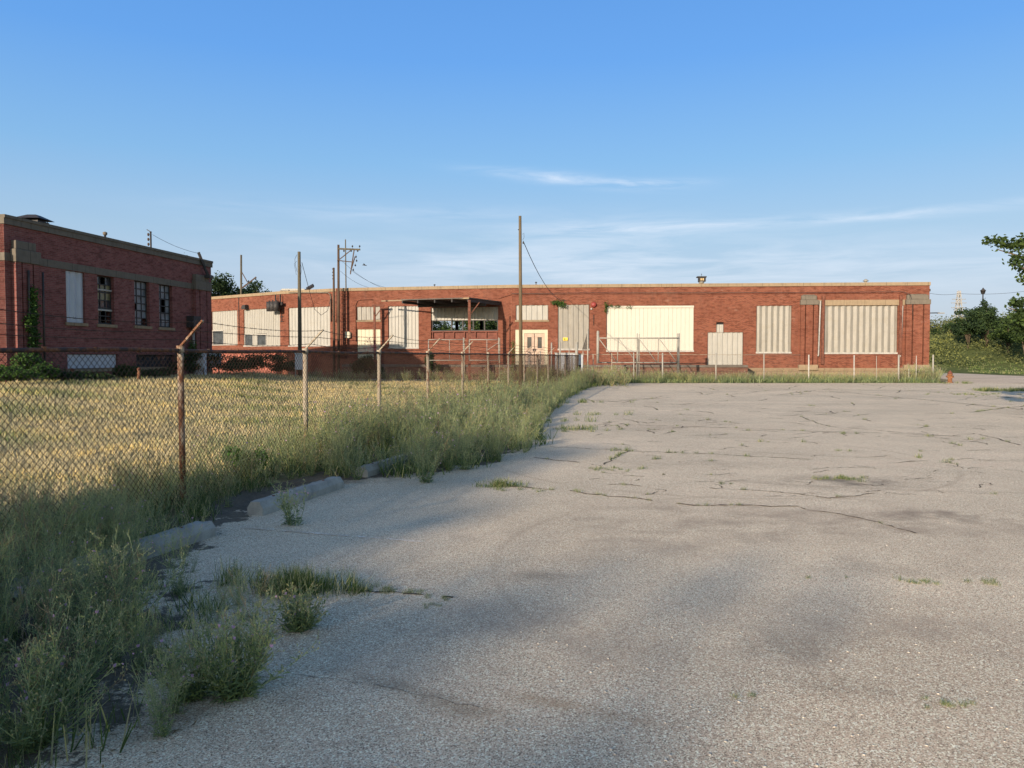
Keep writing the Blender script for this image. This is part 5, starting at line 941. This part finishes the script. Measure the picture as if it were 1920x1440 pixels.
# ------------------------------------------------------------------ vegetation of the place
rv = np.random.default_rng(21)
WV = [weed(rv, 1.0, 9, 2, .7, .3, .04) for _ in range(6)]
PP = []
for _ in range(620):      # verge under the transverse fence and before the warehouse
    px = rv.uniform(1090, 1760); Y = rv.uniform(49.2, 54.4); x = at(px, 700, Y).x
    s = rv.uniform(.5, .95)
    if px > 1700: s *= 1.45
    if px > 1300 and px < 1700: s *= .85
    PP.append((x, Y, 0, s, rv.integers(0, 6)))
for _ in range(170): px = rv.uniform(940, 1180); Y = rv.uniform(43, 48.3); PP.append((at(px, 700, Y).x, Y, 0, rv.uniform(.8, 1.3), rv.integers(0, 6)))
V, Q, M = scatter(rv, WV, PP); VG = [tuft(rv, .42, 40, .35, .014, 1, 0) for _ in range(5)]; PG = [(at(rv.uniform(1090, 1752), 700, 50).x, rv.uniform(49.0, 54.3), 0, rv.uniform(.5, 1.2), rv.integers(0, 5)) for _ in range(900)]; V2, Q2, M2 = scatter(rv, VG, PG)
o = link('verge_weeds', np_mesh('verge_weeds', np.concatenate([V, V2]), np.concatenate([Q, Q2+len(V)]), np.concatenate([M, M2]), WMATS)); tag(o, 'strip of weeds and tall grass below the pale fence and the warehouse', 'weeds', kind='stuff')
poly_sheet('verge', [(5.0, 48.7), (28.3, 49.1), (30.2, 55.0), (3.2, 56.9), (2.2, 50)], .004, simple('verge_soil', (.085, .075, .04), .4, 2, 1), 'weedy soil strip in front of the warehouse')
PB = [(at(rv.uniform(410, 960), 700, 52).x, rv.uniform(49, 56.5), 0, rv.uniform(.4, 1.0), rv.integers(0, 6)) for _ in range(260)]; V, Q, M = scatter(rv, WV, PB)
o = link('yard_weeds', np_mesh('yard_weeds', V, Q, M, WMATS)); tag(o, 'scattered weeds in the yard before the loading dock', 'weeds', kind='stuff')
for k, (px, Y, r, h, mat, lab) in enumerate([(20, 27.5, 1.1, .75, BROADL, 'broad leaved bush at the near corner of the dark brick building'), (66, 29.5, .8, 1.25, BROADL, 'tall broad leaved bush below the vine on the dark brick wall'), (110, 31, .8, .5, TREED, 'low dark bush between the vine and the rusty short post'), (170, 33, .9, .35, TREED, 'low bush below the pale basement board'), (228, 35, .7, .75, TREED, 'round bush between the two basement windows'),
                                         (300, 38, 1.1, .42, TREED, 'wide low bush below the dark basement window'), (350, 40.5, .8, 1.4, TREED, 'upright bush beside the electrical cabinet'), (428, 44, 1.4, 1.35, TREED, 'grey green bush in front of the red ramp wall, left one'), (478, 46, 1.5, 1.6, TREED, 'larger dark bush in front of the red ramp wall'), (525, 48, 1.2, 1.3, TREED, 'bush left of the grey utility pole'), (680, 53, 1.2, 1.9, TREED, 'dark bush at the foot of the left canopy post'), (812, 55, .6, 2.4, TREED, 'narrow dark bush at the left gate leaf')]):
    p = at(px, 700, Y); bush('bush', p.x, p.y, float(terrain(p.x, p.y)), r, h, lab, 2600 if Y > 35 else 4200, .12 if Y > 30 else .10, mat, 40+k)
# lantern-like pink flowering plant
p = at(690, 650, 54.5); t = thing('flowering_bush', 'bush with pink red blossoms in front of the pale yellow door panel', 'bush', (p.x, p.y, 0)); rr_ = np.random.default_rng(5); V, Q, M = leaves(rr_, crown_clumps(rr_, (0, 0, 1.35), (.9, .6, .9), 9, .35), 1500, .10); link('foliage', np_mesh('foliage', V, Q, M, TREEL), t); V, Q, M = leaves(rr_, [(-.3, 0, 2.3, .45, .3, .4), (.3, 0, 2.45, .4, .3, .45), (0, 0, 2.8, .35, .3, .25), (.6, 0, 2.2, .3, .2, .3)], 320, .085); link('blossom', np_mesh('blossom', V, Q, M, PINKF), t)
# vines on the walls
def vine(label, clumps, n, leaf, seed, M): r_ = np.random.default_rng(seed); V, Q, Mi = leaves(r_, clumps, n, leaf); o = link('vine', np_mesh('vine', V, Q, Mi, BROADL), M=M); tag(o, label, 'vine')
u, Y = on(3, 1048); z = zy(569, Y); vine('leafy vine tuft above the tall weathered panel', [(u-.35, -.15, z+.05, .35, .12, .16), (u+.1, -.15, z, .4, .15, .25), (u+.3, -.15, z-.15, .25, .1, .2), (u-.1, -.15, z+.15, .3, .1, .12)], 420, .11, 1, SEG[3][3])
u, Y = on(3, 1139); z = zy(573, Y); vine('vine hanging at the top left corner of the very wide cream panel', [(u-.1, -.12, z, .15, .08, .3), (u+.2, -.08, z-.02, .3, .05, .08), (u+.8, -.06, z-.08, .4, .04, .06), (u+1.6, -.06, z-.1, .3, .03, .05), (u-.15, -.12, z-.4, .1, .06, .2)], 330, .09, 2, SEG[3][3])
u, Y = onl(46); vine('tall leafy vine climbing the near pilaster of the dark brick building', [(u+.1, -.32, 1.3+k*.42, .34-.02*k, .12, .35) for k in range(8)]+[(u-.2, -.35, 3.0, .2, .1, .3)], 1900, .12, 3, ML)
u, Y = onl(352); vine('dark vine below the meter box', [(u+.1, -.2, 1.2+k*.35, .3, .12, .3) for k in range(4)], 700, .11, 4, ML)
p = at(962, 650, 55.2); vine('narrow green vine left of the double doors', [(0, 0, .8+k*.3, .16, .12, .25) for k in range(7)], 500, .09, 6, Matrix.Translation((p.x, p.y, 0)))
# distant trees
def tr(name, px, ytop, Y, r, label, **kw):
    p = at(px, 650, Y); z = float(terrain(p.x, p.y)); h = zy(ytop, Y)-z; return tree(name, p.x, p.y, z, h, r, label, **kw)
tr('tree', 442, 506, 95, 4.6, 'dark round tree behind the left end of the warehouse', mat=TREED, seed=3, nl=9000, leaf=.30); tr('tree', 412, 545, 97, 3.2, 'lower dark tree left of the round tree behind the warehouse', mat=TREED, seed=4, nl=6000, leaf=.30); tr('tree', 478, 522, 99, 3.2, 'small dark tree on the right of the round tree behind the warehouse', mat=TREED, seed=6, nl=6000, leaf=.30)
tr('tree', 332, 446, 88, 3.4, 'tree crown showing above the dark brick parapet', mat=TREEL, seed=5, nl=8000, leaf=.22)
for k, (px, yt, Y) in enumerate([(800, 570, 112), (832, 600, 118), (876, 572, 108), (906, 566, 115), (940, 570, 110)]): tr('tree', px, yt, Y, 3.4, ['tree at the left of the view through the open bay', 'low tree in the gap seen through the open bay', 'tree at the middle of the view through the open bay', 'tree right of the middle in the view through the open bay', 'tree at the right end of the view through the open bay'][k], mat=TREEL, seed=60+k, nl=5000, leaf=.3, base=.12)
# hillside at the right
hc = []
for _ in range(520):
    x = rv.uniform(44, 105); Y = rv.uniform(84, 120); t_ = float(terrain(x, Y))
    if x/Y*1440+960 < 1725: continue
    s = rv.uniform(.5, 1.4)*(1+.9*max(0, (x-62)/40)); hc.append((x, Y, t_+s*.45, s*1.25, s*1.25, s*.85))
V, Q, M = leaves(rv, hc, 90000, .26); o = link('hillside_shrubs', np_mesh('hillside_shrubs', V, Q, M, SHRL)); tag(o, 'green shrubs covering the hillside at the right', 'shrubs', kind='stuff')
for (px, yt, Y, r, sd_, mt, lab) in [(1815, 570, 95, 2.2, 71, TREED, 'dark tree on the hillside nearest the warehouse'), (1850, 560, 96, 2.2, 72, TREED, 'dark tree behind the lamp post on the hillside'), (1890, 592, 92, 2.0, 73, TREEL, 'mid green tree on the hillside near the right edge'), (1925, 570, 84, 3.0, 74, TREEL, 'green tree cut by the right edge on the hillside'), (1782, 603, 104, 1.0, 75, TREED, 'small sapling on the hill crest beside the lattice tower'), (1755, 617, 104, .8, 76, TREED, 'small sapling on the hill crest beside the warehouse corner')]:
    tr('tree', px, yt, Y, r, lab, mat=mt, seed=sd_, nl=6500 if r > 1.5 else 900, leaf=.26 if r > 1.5 else .2, base=.1)
vg = []
for _ in range(2600): x = rv.uniform(33, 90); Y = rv.uniform(59, 88); vg.append((x, Y, float(terrain(x, Y)), rv.uniform(.4, 1.0), rv.integers(0, 5)))
vg = [v for v in vg if not (v[0] < 48 and v[0] > 31 and v[1] > 50) or v[0] > 47.5]
V, Q, M = scatter(rv, [tuft(rv, .3, 22, .5, .02, 0, 1) for _ in range(5)], vg); o = link('hill_foot_grass', np_mesh('hill_foot_grass', V, Q, M, [GRASSG, GRASSM])); tag(o, 'green grass verge at the foot of the right hillside', 'grass', kind='stuff')
# near tree reaching in from the right
t = thing('maple_tree', 'leafy branches reaching into the right edge in front of the sky', 'tree', (16.9, 22, 0)); rr_ = np.random.default_rng(9)
lim = [[(0, 0, 2.6), (-1.6, 0, 4.3), (-3.0, .1, 4.75)], [(0, 0, 2.4), (-1.5, 0, 3.9), (-2.6, .1, 4.35)], [(0, 0, 2.0), (-1.4, .2, 2.7), (-2.6, .2, 3.1)], [(0, 0, 2.8), (.8, .6, 5.2), (1.4, .8, 6.5)], [(0, 0, 2.6), (.2, -.8, 5.0), (.0, -1.5, 6.6)]]
cl = [(-2.95, 0, 4.92, .20, .2, .12), (-3.25, 0, 4.98, .22, .2, .10), (-2.6, 0, 4.85, .22, .25, .16), (-2.25, 0, 4.95, .3, .3, .18), (-2.45, 0, 4.42, .28, .25, .15), (-2.2, 0, 4.2, .2, .3, .14), (-1.9, 0, 4.6, .4, .4, .22), (-2.1, .1, 3.95, .22, .3, .14), (-2.35, .1, 3.2, .22, .3, .22), (-2.3, .1, 2.75, .28, .3, .25), (-2.0, .1, 2.5, .35, .4, .3), (-1.5, 0, 4.9, .5, .5, .3), (-1.2, 0, 3.4, .6, .6, .4)]+[tuple(c) for c in crown_clumps(rr_, (1.4, .6, 5.0), (2.2, 2.6, 2.2), 22, .34)]
V, Q, M = leaves(rr_, cl[:13], 3800, .13); V2, Q2, M2 = leaves(rr_, cl[13:], 6000, .14); V = np.concatenate([V, V2]); Q = np.concatenate([Q, Q2+len(V)-len(V2)]); M = np.concatenate([M, M2]); link('crown', np_mesh('crown', V, Q, M, TREEL), t); mb = MB(); mb.tube([(0, 0, -.2), (.05, 0, 1.6), (0, 0, 3.0)], [.24, .18, .14], 10)
for l in lim: mb.tube(l, [.08, .045, .012], 7)
mb.build('trunk', BARK, t)
# lamp post on the hill, lattice tower, arm lamp, wires
p = at(1842, 600, 97); zb = float(terrain(p.x, p.y)); t = thing('street_lamp', 'black lantern street lamp on the hillside at the right', 'street lamp', (p.x, p.y, zb)); h = zy(552, 97)-zb; mb = MB(); mb.tube([(0, 0, 0), (0, 0, h)], [.12, .07], 8); mb.build('pole', IRON, t); mb = MB(); mb.lathe([(.08, h), (.22, h+.1), (.30, h+.45), (.36, h+.47), (.12, h+.68), (.03, h+.85)], 0, 0, 8); mb.build('lantern', IRON, t)
p = at(1797, 600, 230); t = thing('lattice_tower', 'pale lattice power tower rising beyond the hillside', 'power tower', (p.x, p.y, 0)); LT = simple('pale_tower_steel', (.36, .35, .33), .1, 1, .6); h = zy(545, 230); mb = MB(); lv = 9
def wd(z): return 1.7*(1-z/h)**1.1+.3
for sx_, sy_ in ((-1, -1), (1, -1), (1, 1), (-1, 1)): mb.tube([(sx_*wd(h*k/lv)/1, sy_*wd(h*k/lv), h*k/lv) for k in range(lv+1)], .10, 4)
for k in range(lv):
    a, b = h*k/lv, h*(k+1)/lv; A, B = wd(a), wd(b)
    for (x0, y0, x1, y1) in ((-1, -1, 1, -1), (1, -1, 1, 1), (1, 1, -1, 1), (-1, 1, -1, -1)): mb.tube([(x0*A, y0*A, a), (x1*B, y1*B, b)], .06, 4); mb.tube([(x1*A, y1*A, a), (x0*B, y0*B, b)], .06, 4)
mb.build('lattice', LT, t); mb = MB()
for z, w in ((zy(561, 230), 2.0), (zy(568, 230), 2.3), (zy(577, 230), 2.2)): bar(mb, (-w, 0, z), (w, 0, z), .18, .16)
mb.build('crossarm', SHEETG, t)
p = at(1752, 590, 75); t = thing('road_lamp', 'thin street light arm sticking out behind the warehouse corner', 'street lamp', (p.x-1.0, p.y, 0)); z = zy(587, 75); mb = MB(); mb.tube([(0, 0, 0), (0, 0, z-.1), (.3, 0, z), (1.5, 0, z+.02)], .05, 6); mb.build('pole', IRON, t); mb = MB(); mb.box(1.3, 1.95, -.1, .1, z-.05, z+.04); mb.build('lamp_head', SHEETG, t)
wirething('power line crossing the sky at the right of the warehouse', [at(1735, 548, 110), at(1797, 550.5, 110), at(1930, 545, 110)], .022, .25)
